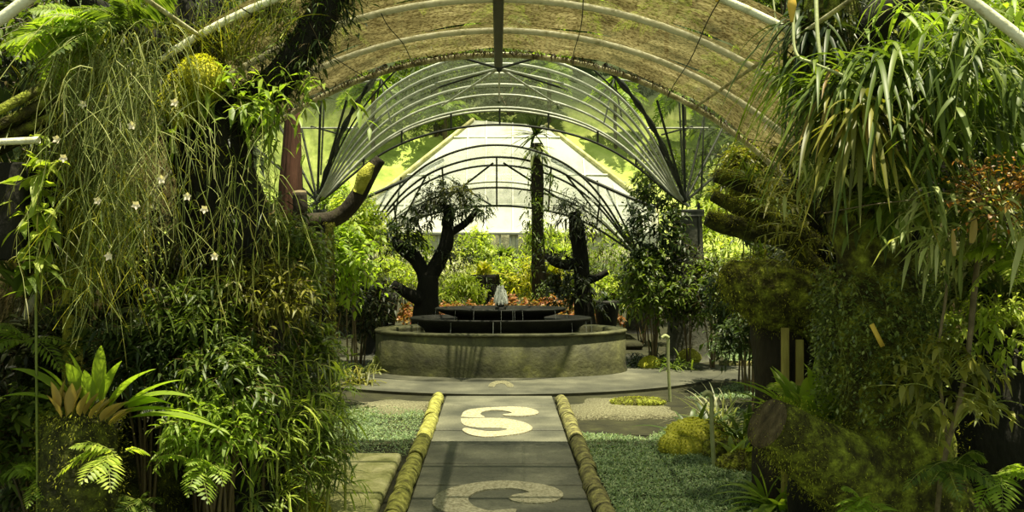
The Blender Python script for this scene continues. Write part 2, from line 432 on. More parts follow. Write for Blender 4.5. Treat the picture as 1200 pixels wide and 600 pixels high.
M['dark_stone'] = solid('dark_stone', [(.3, (.005, .005, .004)), (.7, (.02, .02, .013))], 5, .6, .4, spec=.25)
M['flag_moss'] = solid('flag_moss', [(.3, (.14, .15, .05)), (.45, (.34, .34, .13)), (.62, (.55, .52, .26)), (.8, (.7, .66, .4))], 5, .95, .8, bscale=40)
M['concrete'] = solid('concrete', [(.3, (.05, .05, .035)), (.6, (.12, .12, .09)), (.8, (.2, .2, .16))], 4, .9, .5)
M['rib_cream'] = solid('rib_cream', [(.3, (.4, .38, .2)), (.45, (.8, .78, .55)), (.75, (.92, .9, .72))], 14, .5, .2)
M['rib_dirty'] = solid('rib_dirty', [(.3, (.08, .07, .025)), (.48, (.5, .46, .24)), (.7, (.85, .82, .55))], 9, .6, .3)
M['steel'] = solid('steel', [(.3, (.5, .52, .42)), (.7, (.8, .82, .7))], 12, .4, .1, metal=.1)
M['steel_dark'] = solid('steel_dark', [(.3, (.015, .018, .013)), (.7, (.05, .055, .04))], 12, .5, .1)
M['sheet_amber'] = sheet('sheet_amber', [(.25, (.02, .017, .008)), (.42, (.08, .066, .027)), (.58, (.16, .135, .058)), (.78, (.42, .37, .2))], .22, 1.7, .8, stretch=(1.6, 3.4, 1), fine=30)
M['sheet_grey'] = sheet('sheet_grey', [(.3, (.05, .06, .035)), (.7, (.13, .15, .10))], .5, 1.2, .7, fine=7)
M['sheet_pale'] = sheet('sheet_pale', [(.3, (.3, .36, .3)), (.7, (.6, .66, .58))], .52, 1.2, .6, fine=6)
M['curtain'] = sheet('curtain', [(.3, (.62, .66, .52)), (.5, (.85, .86, .76)), (.8, (.93, .93, .86))], .0, .9, .45, stretch=(1.2, 1, .5))
M['cream_wall'] = solid('cream_wall', [(.3, (.5, .5, .3)), (.7, (.72, .7, .48))], 2, .8, .1)
M['fascia'] = solid('fascia', [(.3, (.3, .3, .1)), (.5, (.58, .56, .24)), (.75, (.8, .78, .5))], 3, .8, .2)
M['white_paint'] = solid('white_paint', [(.3, (.6, .6, .5)), (.7, (.8, .8, .7))], 3, .6, .1)
M['soil'] = solid('soil', [(.3, (.012, .012, .006)), (.6, (.035, .035, .014)), (.8, (.07, .08, .02))], 4, .95, .7)
M['gravel'] = solid('gravel', [(.35, (.07, .065, .035)), (.5, (.17, .16, .09)), (.65, (.32, .31, .19))], 60, .9, .8, bscale=90)
M['hill'] = hillmat('hill', [(.3, (.12, .17, .03)), (.48, (.32, .4, .08)), (.65, (.48, .54, .15)), (.8, (.6, .62, .22))], .7, .95, .6, bscale=6)
M['cut_dark'] = solid('cut_dark', [(.3, (.03, .022, .01)), (.5, (.10, .075, .035)), (.7, (.2, .16, .08)), (.85, (.2, .22, .05))], 7, .9, 1.0, bscale=40, stretch=(3, 3, .6))
M['rock_grey'] = solid('rock_grey', [(.3, (.12, .13, .1)), (.7, (.35, .36, .3))], 6, .8, .5)
M['pipe_green'] = solid('pipe_green', [(.3, (.25, .28, .12)), (.7, (.42, .45, .22))], 10, .5, .1)
M['terracotta'] = solid('terracotta', [(.3, (.2, .07, .04)), (.7, (.38, .15, .09))], 8, .8, .3)

def slab_mat():
    """paving: slabs laid across the path, mottled dark to pale by noise"""
    m, nt, out = _mat('paving'); N = nt.nodes; Lk = nt.links
    tc = N.new('ShaderNodeTexCoord')
    n = N.new('ShaderNodeTexNoise'); n.inputs['Scale'].default_value = 2.2; n.inputs['Detail'].default_value = 8
    Lk.new(tc.outputs['Object'], n.inputs[0])
    r = ramp(nt, [(.3, (.04, .042, .028)), (.5, (.09, .09, .06)), (.68, (.16, .157, .105)), (.82, (.26, .25, .16))]); Lk.new(n.outputs[0], r.inputs[0])
    n2 = N.new('ShaderNodeTexNoise'); n2.inputs['Scale'].default_value = 60; n2.inputs['Detail'].default_value = 4; Lk.new(tc.outputs['Object'], n2.inputs[0])
    mx = N.new('ShaderNodeMixRGB'); mx.blend_type = 'OVERLAY'; mx.inputs[0].default_value = .5
    Lk.new(r.outputs[0], mx.inputs[1]); Lk.new(n2.outputs[0], mx.inputs[2])
    pb = N.new('ShaderNodeBsdfPrincipled'); pb.inputs['Roughness'].default_value = .7
    Lk.new(mx.outputs[0], pb.inputs['Base Color'])
    b = N.new('ShaderNodeBump'); b.inputs['Strength'].default_value = .4; b.inputs['Distance'].default_value = .01
    Lk.new(n2.outputs[0], b.inputs['Height']); Lk.new(b.outputs[0], pb.inputs['Normal'])
    Lk.new(pb.outputs[0], out.inputs[0]); return m
M['paving'] = slab_mat()

# ================================================================== ground, hill
g = Geo(); xs = np.linspace(-30, 30, 61); ys = np.linspace(-6, 37, 44)
X, Y = np.meshgrid(xs, ys); V = np.stack([X, Y, np.full_like(X, -.03)], -1)
i = np.arange(X.size).reshape(X.shape)
g.add(V, np.stack([i[:-1, :-1], i[:-1, 1:], i[1:, 1:], i[1:, :-1]], -1).reshape(-1, 4))
struct('ground', g, M['soil'])
g = Geo(); xs = np.linspace(-75, 75, 151); ys = np.linspace(37, 100, 80)
X, Y = np.meshgrid(xs, ys)
t = np.clip((Y - 37) / 63, 0, 1)
Z = -.03 + 38 * t ** .85 + 4 * np.clip((np.abs(X) - 8) / 30, 0, 1) * t
V = np.stack([X, Y, Z], -1); V[..., 2] += vnoise(V * [1, 1, 0], .25, 4, 3) * 1.2 * np.clip(t * 4, 0, 1)
i = np.arange(X.size).reshape(X.shape)
g.add(V, np.stack([i[:-1, :-1], i[:-1, 1:], i[1:, 1:], i[1:, :-1]], -1).reshape(-1, 4))
struct('hill', g, M['hill'], smooth=True)
HV = V.reshape(-1, 3)
def hillz(x, y):
    return HV[np.argmin((HV[:, 0] - x) ** 2 + (HV[:, 1] - y) ** 2), 2]

# path of slabs, joints in the mesh
PX0, PX1 = -.545, .56
g = Geo(); y = 3.2; SL = .6; rg = np.random.default_rng(3)
while y < 9.7:
    y1 = min(y + SL, 9.85)
    z = rg.uniform(-.004, .004)
    box(g, (PX0, y + .008, -.05), (PX1, y1 - .008, z)); y += SL
o = struct('path', g, M['paving']); bevel(o, .008, 2)
g = Geo(); box(g, (PX0 - .02, 3.2, -.06), (PX1 + .02, 9.85, -.02)); struct('path_bedding', g, M['soil'])
# court paving round the fountain
FX, FY = .03, 11.87
def ell(a, b, n=96, e=2.0, cx=FX, cy=FY):
    t = np.linspace(0, 2 * PI, n, endpoint=False); c, s = np.cos(t), np.sin(t)
    return np.stack([cx + a * np.sign(c) * np.abs(c) ** (2 / e), cy + b * np.sign(s) * np.abs(s) ** (2 / e)], -1)
def ringpatch(a0, b0, a1, b1, z, e0=2.3, e1=2.0, n=96):
    g = Geo(); p = ell(a0, b0, n, e0); q = ell(a1, b1, n, e1)
    V = np.vstack([np.c_[p, np.full(n, z)], np.c_[q, np.full(n, z)], np.c_[p, np.full(n, z - .05)], np.c_[q, np.full(n, z - .05)]])
    i = np.arange(n); j = np.roll(i, -1)
    g.add(V, np.vstack([np.stack([i, j, j + n, i + n], -1)[:, ::-1], np.stack([i + n, j + n, j + 3 * n, i + 3 * n], -1)])); return g
struct('court_paving', ringpatch(1.5, .7, 2.75, 2.0, .002), M['paving'])
g = Geo(); box(g, (-7.5, 10.6, -.05), (-2.3, 11.9, .0)); box(g, (2.3, 11.0, -.05), (7.5, 12.3, .0)); struct('side_path', g, M['paving'])

# pale pebble scrolls set in the path
def inlay(name, pts, label, grp=None, mat='inlay'):
    import bmesh
    bm = bmesh.new(); vs = []
    pts = smoothpath(pts + [pts[0]], 3)[:-1]
    for px, py in pts:
        Yd = H * F / (py - CY); vs.append(bm.verts.new(((px - CX) * Yd / F, Yd, 0.006)))
    f = bm.faces.new(vs); r = bmesh.ops.extrude_face_region(bm, geom=[f])
    for v in r['geom']:
        if isinstance(v, bmesh.types.BMVert): v.co.z = -.012
    bmesh.ops.recalc_face_normals(bm, faces=bm.faces); bmesh.ops.triangulate(bm, faces=bm.faces)
    c = A([sum(v.co[k] for v in bm.verts) / len(bm.verts) for k in range(3)]); c[2] = 0
    for v in bm.verts: v.co -= mathutils.Vector(c)
    me = bpy.data.meshes.new(name); bm.to_mesh(me); me.materials.append(M[mat])
    o = bpy.data.objects.new(name, me); COL.objects.link(o); o.location = c
    tag(o, label, 'path inlay', grp)
inlay('pebble_scroll', [(540,489),(545,482),(560,479),(583,477.5),(604,477),(622,479),(631,483),(628,486),(612,488),(592,487.5),(590,486),(600,484.5),(592,482),(578,481),(566,483),(563,486),(568,489.4),(555,489.8)], 'small pale pebble scroll farther up the path, upper comma nearest the fountain')
inlay('pebble_scroll', [(540,491),(556,490.6),(572,490.4),(592,491),(609,494),(620,498),(624,503),(616,507),(600,510),(572,512.5),(553,510.5),(542,505),(546,502),(560,504.5),(575,506),(590,505),(594,503.5),(585,502),(565,502),(548,500),(541,496)], 'small pale pebble scroll farther up the path, lower comma below its twin')
inlay('pebble_scroll', [(507,587),(515,578),(530,572),(548,568),(570,565),(593,564),(620,566),(647,571),(660,579),(655,586),(640,589.5),(620,590),(603,588),(596,584),(604,580),(620,578),(612,574.5),(599,573),(580,573.5),(567,575),(555,579),(549,584),(551,590),(560,596),(575,599),(590,598),(605,597.5),(600,603),(575,607),(545,606),(520,600),(508,593)], 'large pale pebble scroll in the nearest slabs of the path')

inlay('pebble_fan', [(572,453.5),(574,450),(580,447.2),(587,446.2),(594,447.2),(600,450),(602,453.5),(595,453.8),(592,450.8),(587,449.8),(582,450.8),(579,453.8)], 'tiny pale pebble fan in the court paving at the foot of the fountain', mat='gravel')
# rounded mossy kerbs
for side, x0, mt, lab in ((-1, PX0 - .065, 'kerb_moss', 'yellow mossy rounded kerb along the left of the path'), (1, PX1 + .065, 'kerb_worn', 'worn mossy rounded kerb along the right of the path')):
    g = Geo(); y = 3.4; rg = np.random.default_rng(8 + side)
    while y < 9.5:
        L_ = .5 + rg.uniform(-.05, .06); y1 = min(y + L_, 9.65)
        p = np.stack([np.full(6, x0) + rg.uniform(-.01, .01), np.linspace(y + .004, y1 - .003, 6), np.full(6, .005)], -1)
        trunk(g, p, [.06, .063, .063, .063, .06], 16, 3, .11, 22, int(y * 10)); y = y1
    o = struct('kerb', g, M[mt], True, lab, 'kerb')
# curved kerb at the far right bed
g = Geo(); t = np.linspace(-.2, .6, 14)
trunk(g, np.stack([3.4 + 2.6 * np.sin(t), 13.1 - .9 * np.cos(t * 2), np.full(14, .0)], -1)[:, :], [.06] * 4, 10, 2, .1, 8, 5)
struct('kerb', g, M['kerb_worn'], True, 'low kerb edging the bed beyond the right path', 'kerb')

# mossy flagstones left of the path and gravel patches
g = Geo()
for (x0, x1, y0, y1) in ((-1.75, -.72, 5.0, 5.75), (-1.6, -.72, 5.77, 6.4), (-1.35, -.72, 6.42, 7.0)):
    box(g, (x0, y0, -.05), (x1, y1, .035))
o = struct('flagstones', g, M['flag_moss'], False, 'yellow mossy flagstones left of the path', 'paving'); bevel(o, .03, 3)
def patch(c, r, seed, name, mat, z=.012, lab=None, kind='structure'):
    rg = np.random.default_rng(seed); n = 40; t = np.linspace(0, 2 * PI, n, endpoint=False)
    rr = 1 + .15 * np.sin(3 * t + seed) + .1 * np.sin(7 * t + seed * 2) + rg.normal(0, .03, n)
    V = [[c[0], c[1], z + .015]] + [[c[0] + r[0] * rr[k] * math.cos(t[k]), c[1] + r[1] * rr[k] * math.sin(t[k]), z] for k in range(n)] + [[c[0] + r[0] * 1.02 * rr[k] * math.cos(t[k]), c[1] + r[1] * 1.02 * rr[k] * math.sin(t[k]), -.04] for k in range(n)]
    i = np.arange(n) + 1; j = np.roll(i, -1)
    g = Geo(); g.add(V, np.stack([i, j, j + n, i + n], -1)[:, ::-1], np.stack([np.zeros(n, int), i, j], -1))
    o = build(name, g, mat, smooth=True); tag(o, lab, 'gravel' if kind == 'stuff' else None, None, kind)
patch((1.15, 9.05), (.48, .5), 3, 'gravel', M['gravel'], lab='bare gravelly ground at the head of the right kerb', kind='stuff')
patch((-1.15, 9.1), (.5, .35), 5, 'gravel', M['gravel'], lab='bare gravelly ground at the head of the left kerb', kind='stuff')

# ================================================================== fountain
ft = thing('tiered_fountain', 'round mossy stone fountain with dark tiers at the head of the path', 'fountain', (FX, FY, 0))
def loft(rings, e=2.3, n=96, closed=False):
    g = Geo(); V = []
    for (a, b, z) in rings:
        p = ell(a, b, n, e); V.append(np.c_[p, np.full(n, z)])
    k = len(rings); i = np.arange(k * n).reshape(k, n); j = np.roll(i, -1, 1)
    g.add(np.vstack(V), np.stack([i[:-1], j[:-1], j[1:], i[1:]], -1).reshape(-1, 4)); return g
build('basin_wall', loft([(1.60, .82, -.03), (1.59, .81, .03), (1.575, .795, .10), (1.575, .795, .483), (1.40, .63, .483), (1.40, .63, .05)]), M['basin'], ft)
build('basin_rim', loft([(1.575, .795, .482), (1.588, .808, .485), (1.588, .808, .505), (1.58, .80, .512), (1.45, .67, .512), (1.40, .63, .505), (1.40, .63, .44)]), M['basin_rim'], ft)
def water_mat():
    m, nt, out = _mat('water'); N = nt.nodes
    pb = N.new('ShaderNodeBsdfPrincipled'); pb.inputs['Base Color'].default_value = (.015, .022, .01, 1); pb.inputs['Roughness'].default_value = .04
    pb.inputs['Specular IOR Level'].default_value = .7
    n = N.new('ShaderNodeTexNoise'); n.inputs['Scale'].default_value = 14; b = N.new('ShaderNodeBump'); b.inputs['Strength'].default_value = .25; b.inputs['Distance'].default_value = .02
    nt.links.new(n.outputs[0], b.inputs['Height']); nt.links.new(b.outputs[0], pb.inputs['Normal']); nt.links.new(pb.outputs[0], out.inputs[0]); return m
M['water'] = water_mat()
build('water', loft([(1.41, .64, .43), (.3, .15, .432), (.01, .01, .432)]), M['water'], ft)
build('middle_tier', loft([(.92, .42, .05), (.92, .42, .40), (.98, .46, .52), (1.13, .55, .615), (1.15, .565, .64), (1.14, .56, .655), (1.02, .5, .655), (1.0, .48, .62), (.02, .02, .62)], 2.2), M['dark_stone'], ft)
build('top_tier', loft([(.55, .3, .55), (.55, .3, .66), (.72, .37, .70), (.82, .42, .745), (.835, .43, .765), (.82, .42, .775), (.74, .36, .775), (.72, .34, .75), (.02, .02, .75)], 2.1), M['dark_stone'], ft)
g = Geo()
for k, (r_, z_) in enumerate(((.07, .74), (.05, .79))):
    g.join(loft([(r_, r_, z_), (r_, r_, z_ + .04), (.02, .02, z_ + .045)], 2.0, 24))
build('nozzle', g, M['dark_stone'], ft)
# foaming jet: many droplets and strands
def foam_mat():
    m, nt, out = _mat('foam'); N = nt.nodes
    pb = N.new('ShaderNodeBsdfPrincipled'); pb.inputs['Base Color'].default_value = (.9, .92, .85, 1); pb.inputs['Roughness'].default_value = .2
    tr = N.new('ShaderNodeBsdfTranslucent'); tr.inputs[0].default_value = (.95, .95, .9, 1)
    ms = N.new('ShaderNodeMixShader'); ms.inputs[0].default_value = .5
    nt.links.new(pb.outputs[0], ms.inputs[1]); nt.links.new(tr.outputs[0], ms.inputs[2]); nt.links.new(ms.outputs[0], out.inputs[0]); return m
M['foam'] = foam_mat()
g = Geo(); rg = np.random.default_rng(5); n = 90
a = rg.uniform(0, 6.28, n); h = rg.uniform(.08, .26, n); s = np.linspace(0, 1, 8)
rr = rg.uniform(.01, .09, n) * (1 - h * 2)
Pt = np.stack([FX + np.cos(a)[:, None] * rr[:, None] * (s * 1.6), FY + np.sin(a)[:, None] * rr[:, None] * (s * 1.6), .79 + h[:, None] * 4 * (s * (1 - s * .93))[None]], -1)
tubes(g, Pt, np.broadcast_to(.006 + .004 * np.sin(s * 9), (n, 8)), 5)
build('water_jet', g, M['foam'], ft)
for (A_, B_, z0, z1, m_) in ((.84, .435, .765, .65, 9), (1.15, .57, .64, .44, 9)):   # thin falls off the tiers
    for t in rg.uniform(PI * 1.02, 2 * PI * .99, m_):
        s = np.linspace(0, 1, 5); g = Geo(); c_, s_ = math.cos(t), math.sin(t)
        tubes(g, np.stack([FX + (A_ + .015 * s) * c_, FY + (B_ + .015 * s) * s_, z0 + (z1 - z0) * s ** 1.2], -1), .0013, 4); build('water_fall', g, M['foam'], ft)

# ================================================================== arched glasshouse nearest (steel hoops, amber sheets)
R1 = 3.08
ah = thing('arched_glasshouse', 'nearest arched tunnel roof with cream hoops and weathered amber sheeting', 'glasshouse', (0, 5, 0))
def hoop_pts(R, y, t0=0, t1=PI, n=64, cx=0, z0=0):
    t = np.linspace(t0, t1, n); return np.stack([cx + R * np.cos(t), np.full(n, y), z0 + R * np.sin(t)], -1)
HY = [3.48, 4.75, 5.6, 6.43, 7.27]
for k, y in enumerate(HY):
    g = Geo(); tubes(g, hoop_pts(R1 - .03, y), .021, 10)
    build('hoop', g, M['rib_dirty' if k == 4 else 'rib_cream'], ah)
for k in range(1, 4):
    g = Geo(); n, m_ = 72, 8
    t = np.linspace(.02, PI - .02, n); yy = np.linspace(HY[k] - .012, HY[k + 1] - .014, m_)
    T_, Y_ = np.meshgrid(t, yy); Rr = R1 + .012 + .02 * np.sin((Y_ - HY[k]) / (HY[k + 1] - HY[k]) * PI) + .012 * np.sin(T_ * 23 + k)
    V = np.stack([Rr * np.cos(T_), Y_, Rr * np.sin(T_)], -1); i = np.arange(n * m_).reshape(m_, n)
    g.add(V, np.stack([i[:-1, :-1], i[:-1, 1:], i[1:, 1:], i[1:, :-1]], -1).reshape(-1, 4))
    build('roof_sheet', g, M['sheet_amber'], ah)
g = Geo(); box(g, (-.032, 3.0, R1 - .12), (.032, 7.3, R1 - .045)); bevel(build('ridge_beam', g, M['steel_dark'], ah, False), .01)
for t in (1.05, 2.09, .55, 2.6):
    g = Geo(); tubes(g, [[(R1 - .035) * math.cos(t), 3.0, (R1 - .035) * math.sin(t)], [(R1 - .035) * math.cos(t), 7.3, (R1 - .035) * math.sin(t)]], .012, 6)
    build('purlin', g, M['rib_dirty'], ah)
rg = np.random.default_rng(21)
for (ta, tb, ya, yb) in ((2.0, 1.9, 4.6, 7.27), (2.35, 2.15, 4.4, 7.2), (2.42, 2.5, 5.0, 7.25), (1.2, 1.12, 4.5, 7.27), (.95, .8, 4.4, 7.2), (.75, .62, 4.2, 7.2), (.62, .9, 4.3, 7.0), (1.8, 1.78, 5.5, 7.2), (1.42, 1.38, 4.6, 7.2)):
    s = np.linspace(0, 1, 14); t = ta + (tb - ta) * s + .003 * np.sin(s * 9); y = ya + (yb - ya) * s
    g = Geo(); tubes(g, np.stack([(R1 - .06) * np.cos(t), y, (R1 - .06) * np.sin(t)], -1), .0035, 5); build('wire', g, M['steel_dark'], ah)
# leaf litter and grime caught along the end hoop
g = Geo(); n = 1500; t = PI / 2 + rg.normal(0, .5, n); t = np.clip(t, .25, PI - .25)
b = np.stack([(R1 - .005) * np.cos(t), 7.2 + rg.normal(0, .035, n), (R1 - .02) * np.sin(t)], -1)
ribbons(g, b, rg.normal(size=(n, 3)), rg.uniform(.02, .05, n), .012, .3, 2, fold=None, prof='blade')
o = build('leaf_litter', g, M['stem_brown'], ah); o['kind'] = 'stuff'
for y in (3.05, 4.75, 6.43):
    for sx in (-1, 1):
        g = Geo(); box(g, (sx * R1 - .09, y - .09, -.03), (sx * R1 + .09, y + .09, .12)); bevel(build('footing', g, M['concrete'], ah, False), .01)

# ================================================================== the fan-ribbed canopy over the fountain, and its twin behind
NS = A([0, .2, .43, .574, .686, .807, .91, 1.0]); ND = A([0, .028, .135, .262, .40, .617, .83, 1.0])
def prof_fan(u): # drop fraction at |x| fraction
    return np.interp(np.abs(u), NS, ND)
_u = np.linspace(-1, 1, 61)
_d = prof_fan(_u); _d = np.convolve(np.pad(_d, 3, 'edge'), np.ones(7) / 7, 'valid'); _d = (_d - _d.min()) / (_d.max() - _d.min())
def fan_hoop(W, y0, zs, zt, dy, cx=0.0):
    """hoop from springer to springer; its crown stands dy off the springing line"""
    return np.stack([cx + _u * W, y0 + dy * (1 - _d), zs + (zt - zs) * (1 - _d)], -1)
def canopy(name, label, Yb, W, zs, crowns, cx, msteel, mdark, msheet, r, lows, struts):
    t = thing(name, label, 'canopy', (cx, Yb, 0))
    curves = []
    for (zt, dy, dark) in crowns:
        c = fan_hoop(W, Yb, zs, zt, dy, cx); curves.append(c)
        g = Geo(); tubes(g, c, r, 8); build('rib', g, mdark if dark else msteel, t)
    order = sorted(range(len(curves)), key=lambda k: -crowns[k][0])
    for a_, b_ in zip(order[:-1], order[1:]):
        if crowns[a_][0] - crowns[b_][0] < .03: continue
        g = Geo(); c0, c1 = curves[a_] + [0, 0, .012], curves[b_] + [0, 0, .012]; n = len(c0)
        i = np.arange(n - 1); g.add(np.vstack([c0, c1]), np.stack([i, i + 1, i + 1 + n, i + n], -1)); build('roof_sheet', g, msheet, t)
    for u in struts:
        k = int(round((u + 1) * 30)); p = curves[lows[0]][k]; q = curves[lows[1]][k]
        g = Geo(); tubes(g, [p, q], r * .9, 6); build('strut', g, mdark, t)
    return t, curves
B_ = canopy('ribbed_canopy', 'large pale steel ribbed canopy springing from pillars over the fountain', 13.0, 2.62, 2.10,
            [(3.70, -2.55, 0), (3.74, -1.75, 0), (3.76, -1.0, 0), (3.72, -.4, 0), (3.66, .1, 0), (3.54, .5, 0), (3.50, .55, 0), (3.29, .5, 1)], 0.02, M['steel'], M['steel_dark'], M['sheet_grey'], .017, (5, 7), (-.75, -.52, -.27, 0, .27, .52, .75))
bt, bc = B_
# front hub with its spokes, and the dark diagonal ribs
def bar(name, a, b, r, mat, par, sides=6):
    g = Geo(); tubes(g, [a, b], r, sides); return build(name, g, mat, par)
hub = P(585, 80, 10.6)
g, _, _ = blob(hub, (.035, .035, .045), .02); build('hub', g, M['steel_dark'], bt)
for (px, py, Y_, mk) in ((535, 66, 10.5, 'steel_dark'), (635, 66, 10.5, 'steel_dark'), (518, 124, 13.3, 'steel'), (655, 124, 13.3, 'steel'), (505, 105, 12.2, 'steel_dark'), (665, 105, 12.2, 'steel_dark'), (510, 98, 11.4, 'steel'), (660, 98, 11.4, 'steel'),
                        (585, 62, 10.45, 'steel'), (585, 118, 13.4, 'steel')):
    bar('spoke', hub, P(px, py, Y_), .014, M[mk], bt)
for sx, node, foot, colx in ((-1, P(446, 93, 12.2), P(372, 236, 12.9), None), (1, P(720, 92, 12.2), P(803, 236, 12.9), None)):
    top = P(452 if sx < 0 else 708, 76, 12.0)
    g = Geo(); s = np.linspace(0, 1, 24)[:, None]
    pth = top * (1 - s) + foot * s + A([0, 0, .16]) * np.sin(s * PI) + A([.06 * sx, 0, 0]) * np.sin(s * PI)
    tubes(g, pth, .035 + .012 * np.sin(s[:, 0] * 40), 8); build('diagonal_rib', g, M['steel_dark'], bt)
    g = Geo(); tubes(g, pth + A([-.16 * sx, 0, -.04]) * (1 - s), .012, 6); build('diagonal_rib', g, M['steel_dark'], bt)
    nd = node
    for (dx, dy_) in ((42 * sx, 2), (-16 * sx, 20), (12 * sx, 42), (-9 * sx, 48)):
        bar('spoke', nd, nd + A([dx * 12.2 / F, .3, -dy_ * 12.2 / F]), .012, M['steel' if dy_ in (2, 48) else 'steel_dark'], bt)
    # outer struts that branch up from the pillar head to the side eaves
    for (px, py, Y_) in ((770, 118, 12.0), (800, 112, 12.6), (832, 108, 13.5), (858, 128, 14.3), (878, 172, 15.0)):
        x = px if sx > 0 else 2 * 588 - px
        bar('eave_strut', foot, P(x, py, Y_), .018, M['steel_dark'], bt)
    # side lattice: rails and posts beyond the diagonal
    for (a, b) in (((758, 150), (830, 150)), ((775, 158), (812, 148)), ((796, 118), (800, 205)), ((826, 112), (822, 220))):
        fx = (lambda v: v) if sx > 0 else (lambda v: 2 * 588 - v)
        bar('side_rail', P(fx(a[0]), a[1], 13.2), P(fx(b[0]), b[1], 13.2), .013, M['steel' if a[1] == b[1] else 'steel_dark'], bt)
    g = Geo(); q = [P(fx(x), y, Y_) for (x, y, Y_) in ((722, 78, 11.9), (790, 60, 12.0), (905, 95, 13), (905, 215, 15.2), (803, 236, 12.95), (768, 150, 12.3))]
    c = sum(q) / 6; g.add(q + [c], None, [(k, (k + 1) % 6, 6) for k in range(6)]); build('side_sheet', g, M['sheet_grey'], bt, False)
# pillars
def pillar(x, y, r0, r1, h, lab, mat):
    o = thing('concrete_pillar', lab, 'pillar', (x, y, 0))
    g = Geo(); trunk(g, [(x, y, -.03), (x, y, h * .4), (x, y, h)], [r0, (r0 + r1) / 2, r1], 20, 8, .03, 6, 3); build('shaft', g, mat, o)
    g = Geo(); trunk(g, [(x, y, h - .06), (x, y, h + .03)], [r1 * 1.15, r1 * 1.15], 20, 3, .01, 6, 3); build('collar', g, M['steel_dark'], o)
    for k in range(4):
        a = k * PI / 2 + .6; g = Geo(); tubes(g, [[x + r1 * 1.06 * math.cos(a), y + r1 * 1.06 * math.sin(a), h * .45], [x + r1 * 1.06 * math.cos(a), y + r1 * 1.06 * math.sin(a), h + .12]], .018, 6); build('strap', g, M['steel_dark'], o)
pillar(2.62, 13.0, .31, .2, 2.02, 'grey concrete pillar with dark straps, right of the fountain', M['concrete'])
pillar(-2.60, 13.0, .31, .2, 2.02, 'grey concrete pillar half hidden behind shrubs, left of the fountain', M['concrete'])
C_ = canopy('ribbed_canopy', 'smaller dark steel ribbed canopy beyond the fountain, before the pale house', 17.0, 2.62, 1.36,
            [(3.27, -.9, 1), (3.10, -.5, 1), (2.98, -.2, 1), (2.72, .3, 0), (2.62, .45, 1), (2.28, .5, 1)], -.03, M['steel'], M['steel_dark'], M['sheet_pale'], .020, (1, 5), (-.7, -.37, 0, .37, .7))
ct, cc = C_
cx0 = cc[0][30]
for (a, b) in (((578, 191), (508, 245)), ((590, 191), (682, 250)), ((575, 240), (520, 205)), ((470, 208), (462, 260)), ((700, 212), (705, 255)), ((500, 205), (470, 262)), ((664, 206), (700, 250))):
    bar('brace', P(*a, 16.6), P(*b, 17.2), .018, M['steel_dark'], ct)
for sx in (-1, 1):   # flared eaves to either side
    f = (lambda v: v) if sx < 0 else (lambda v: 2 * 583 - v)
    q = [P(f(475), 212, 16.6), P(f(432), 231, 16.4), P(f(398), 243, 16.2), P(f(392), 292, 16.9), P(f(414), 297, 17.0), P(f(446), 252, 16.9)]
    c = sum(q) / 6; g = Geo(); g.add(q + [c], None, [(k, (k + 1) % 6, 6) for k in range(6)]); build('side_sheet', g, M['sheet_pale'], ct, False)
    g = Geo(); tubes(g, A([P(f(520), 187, 16.5), P(f(475), 211, 16.6), P(f(432), 230, 16.4), P(f(398), 243, 16.2)]), .03, 6); build('eave_rail', g, M['steel_dark'], ct)
    for (a, b) in (((432, 231), (414, 297)), ((455, 222), (420, 292))): bar('eave_strut', P(f(a[0]), a[1], 16.6), P(f(b[0]), b[1], 17), .018, M['steel_dark'], ct)
pillar(-2.66, 17.0, .36, .2, 1.32, 'dark squat pillar carrying the far canopy on the left', M['dark_stone'])
pillar(2.58, 17.0, .3, .2, 1.30, 'dark squat pillar carrying the far canopy on the right', M['dark_stone'])

# ================================================================== the pale gabled house behind
HYY = 28.0
hs = thing('gabled_house', 'pale gabled greenhouse house with white blinds behind the far canopy', 'house', (0.2, HYY, 0))
def q2(px, py, Y=HYY): return P(px, py, Y)
def S_(px, py): return P(px, py, HYY + 3.4 * (273 - py) / 135)
ridge = q2(597, 138); eL, eR = q2(418, 250), q2(772, 250)
xl, xr, ze, zr = eL[0], eR[0], eL[2], ridge[2]
zm = q2(0, 273)[2]
OX, OY = [418, 555, 640, 772], [250, 141, 147, 250]
def otop(px): return float(np.interp(px, OX, OY))
g = Geo(); nx = 60; pxs = np.linspace(418, 772, nx)   # the front roof slope of white sheeting, and its upright skirt
V = [S_(px, 273) for px in pxs] + [S_(px, otop(px)) for px in pxs]
i = np.arange(nx - 1); g.add(V, np.stack([i, i + 1, i + 1 + nx, i + nx], -1)); build('roof_front', g, M['curtain'], hs, False)
g = Geo()   # cream lower wall with openings left between piers
zb = 0
wins = [(512, 560), (572, 600), (604, 640), (650, 690)]
edges = [xl] + [q2(v, 0)[0] for w_ in wins for v in w_] + [xr]
for k in range(0, len(edges), 2): box(g, (edges[k], HYY, zb), (edges[k + 1], HYY + .2, zm))
zs_ = q2(0, 303)[2]
for w_ in wins: box(g, (q2(w_[0], 0)[0], HYY + .01, zb), (q2(w_[1], 0)[0], HYY + .19, zs_))
build('wall', g, M['cream_wall'], hs, False)
for w_ in wins:
    a, b = q2(w_[0], 0)[0], q2(w_[1], 0)[0]; g = Geo()
    box(g, (a, HYY + .04, zs_), (a + .08, HYY + .12, zm)); box(g, (b - .08, HYY + .04, zs_), (b, HYY + .12, zm)); box(g, ((a + b) / 2 - .03, HYY + .04, zs_), ((a + b) / 2 + .03, HYY + .12, zm)); box(g, (a, HYY + .04, zs_), (b, HYY + .12, zs_ + .07))
    o = build('window', g, M['white_paint'], hs, False)
    g = Geo(); box(g, (a + .02, HYY + .07, zs_ + .02), (b - .02, HYY + .085, zm - .02)); build('pane', g, M['sheet_pale'], o, False)
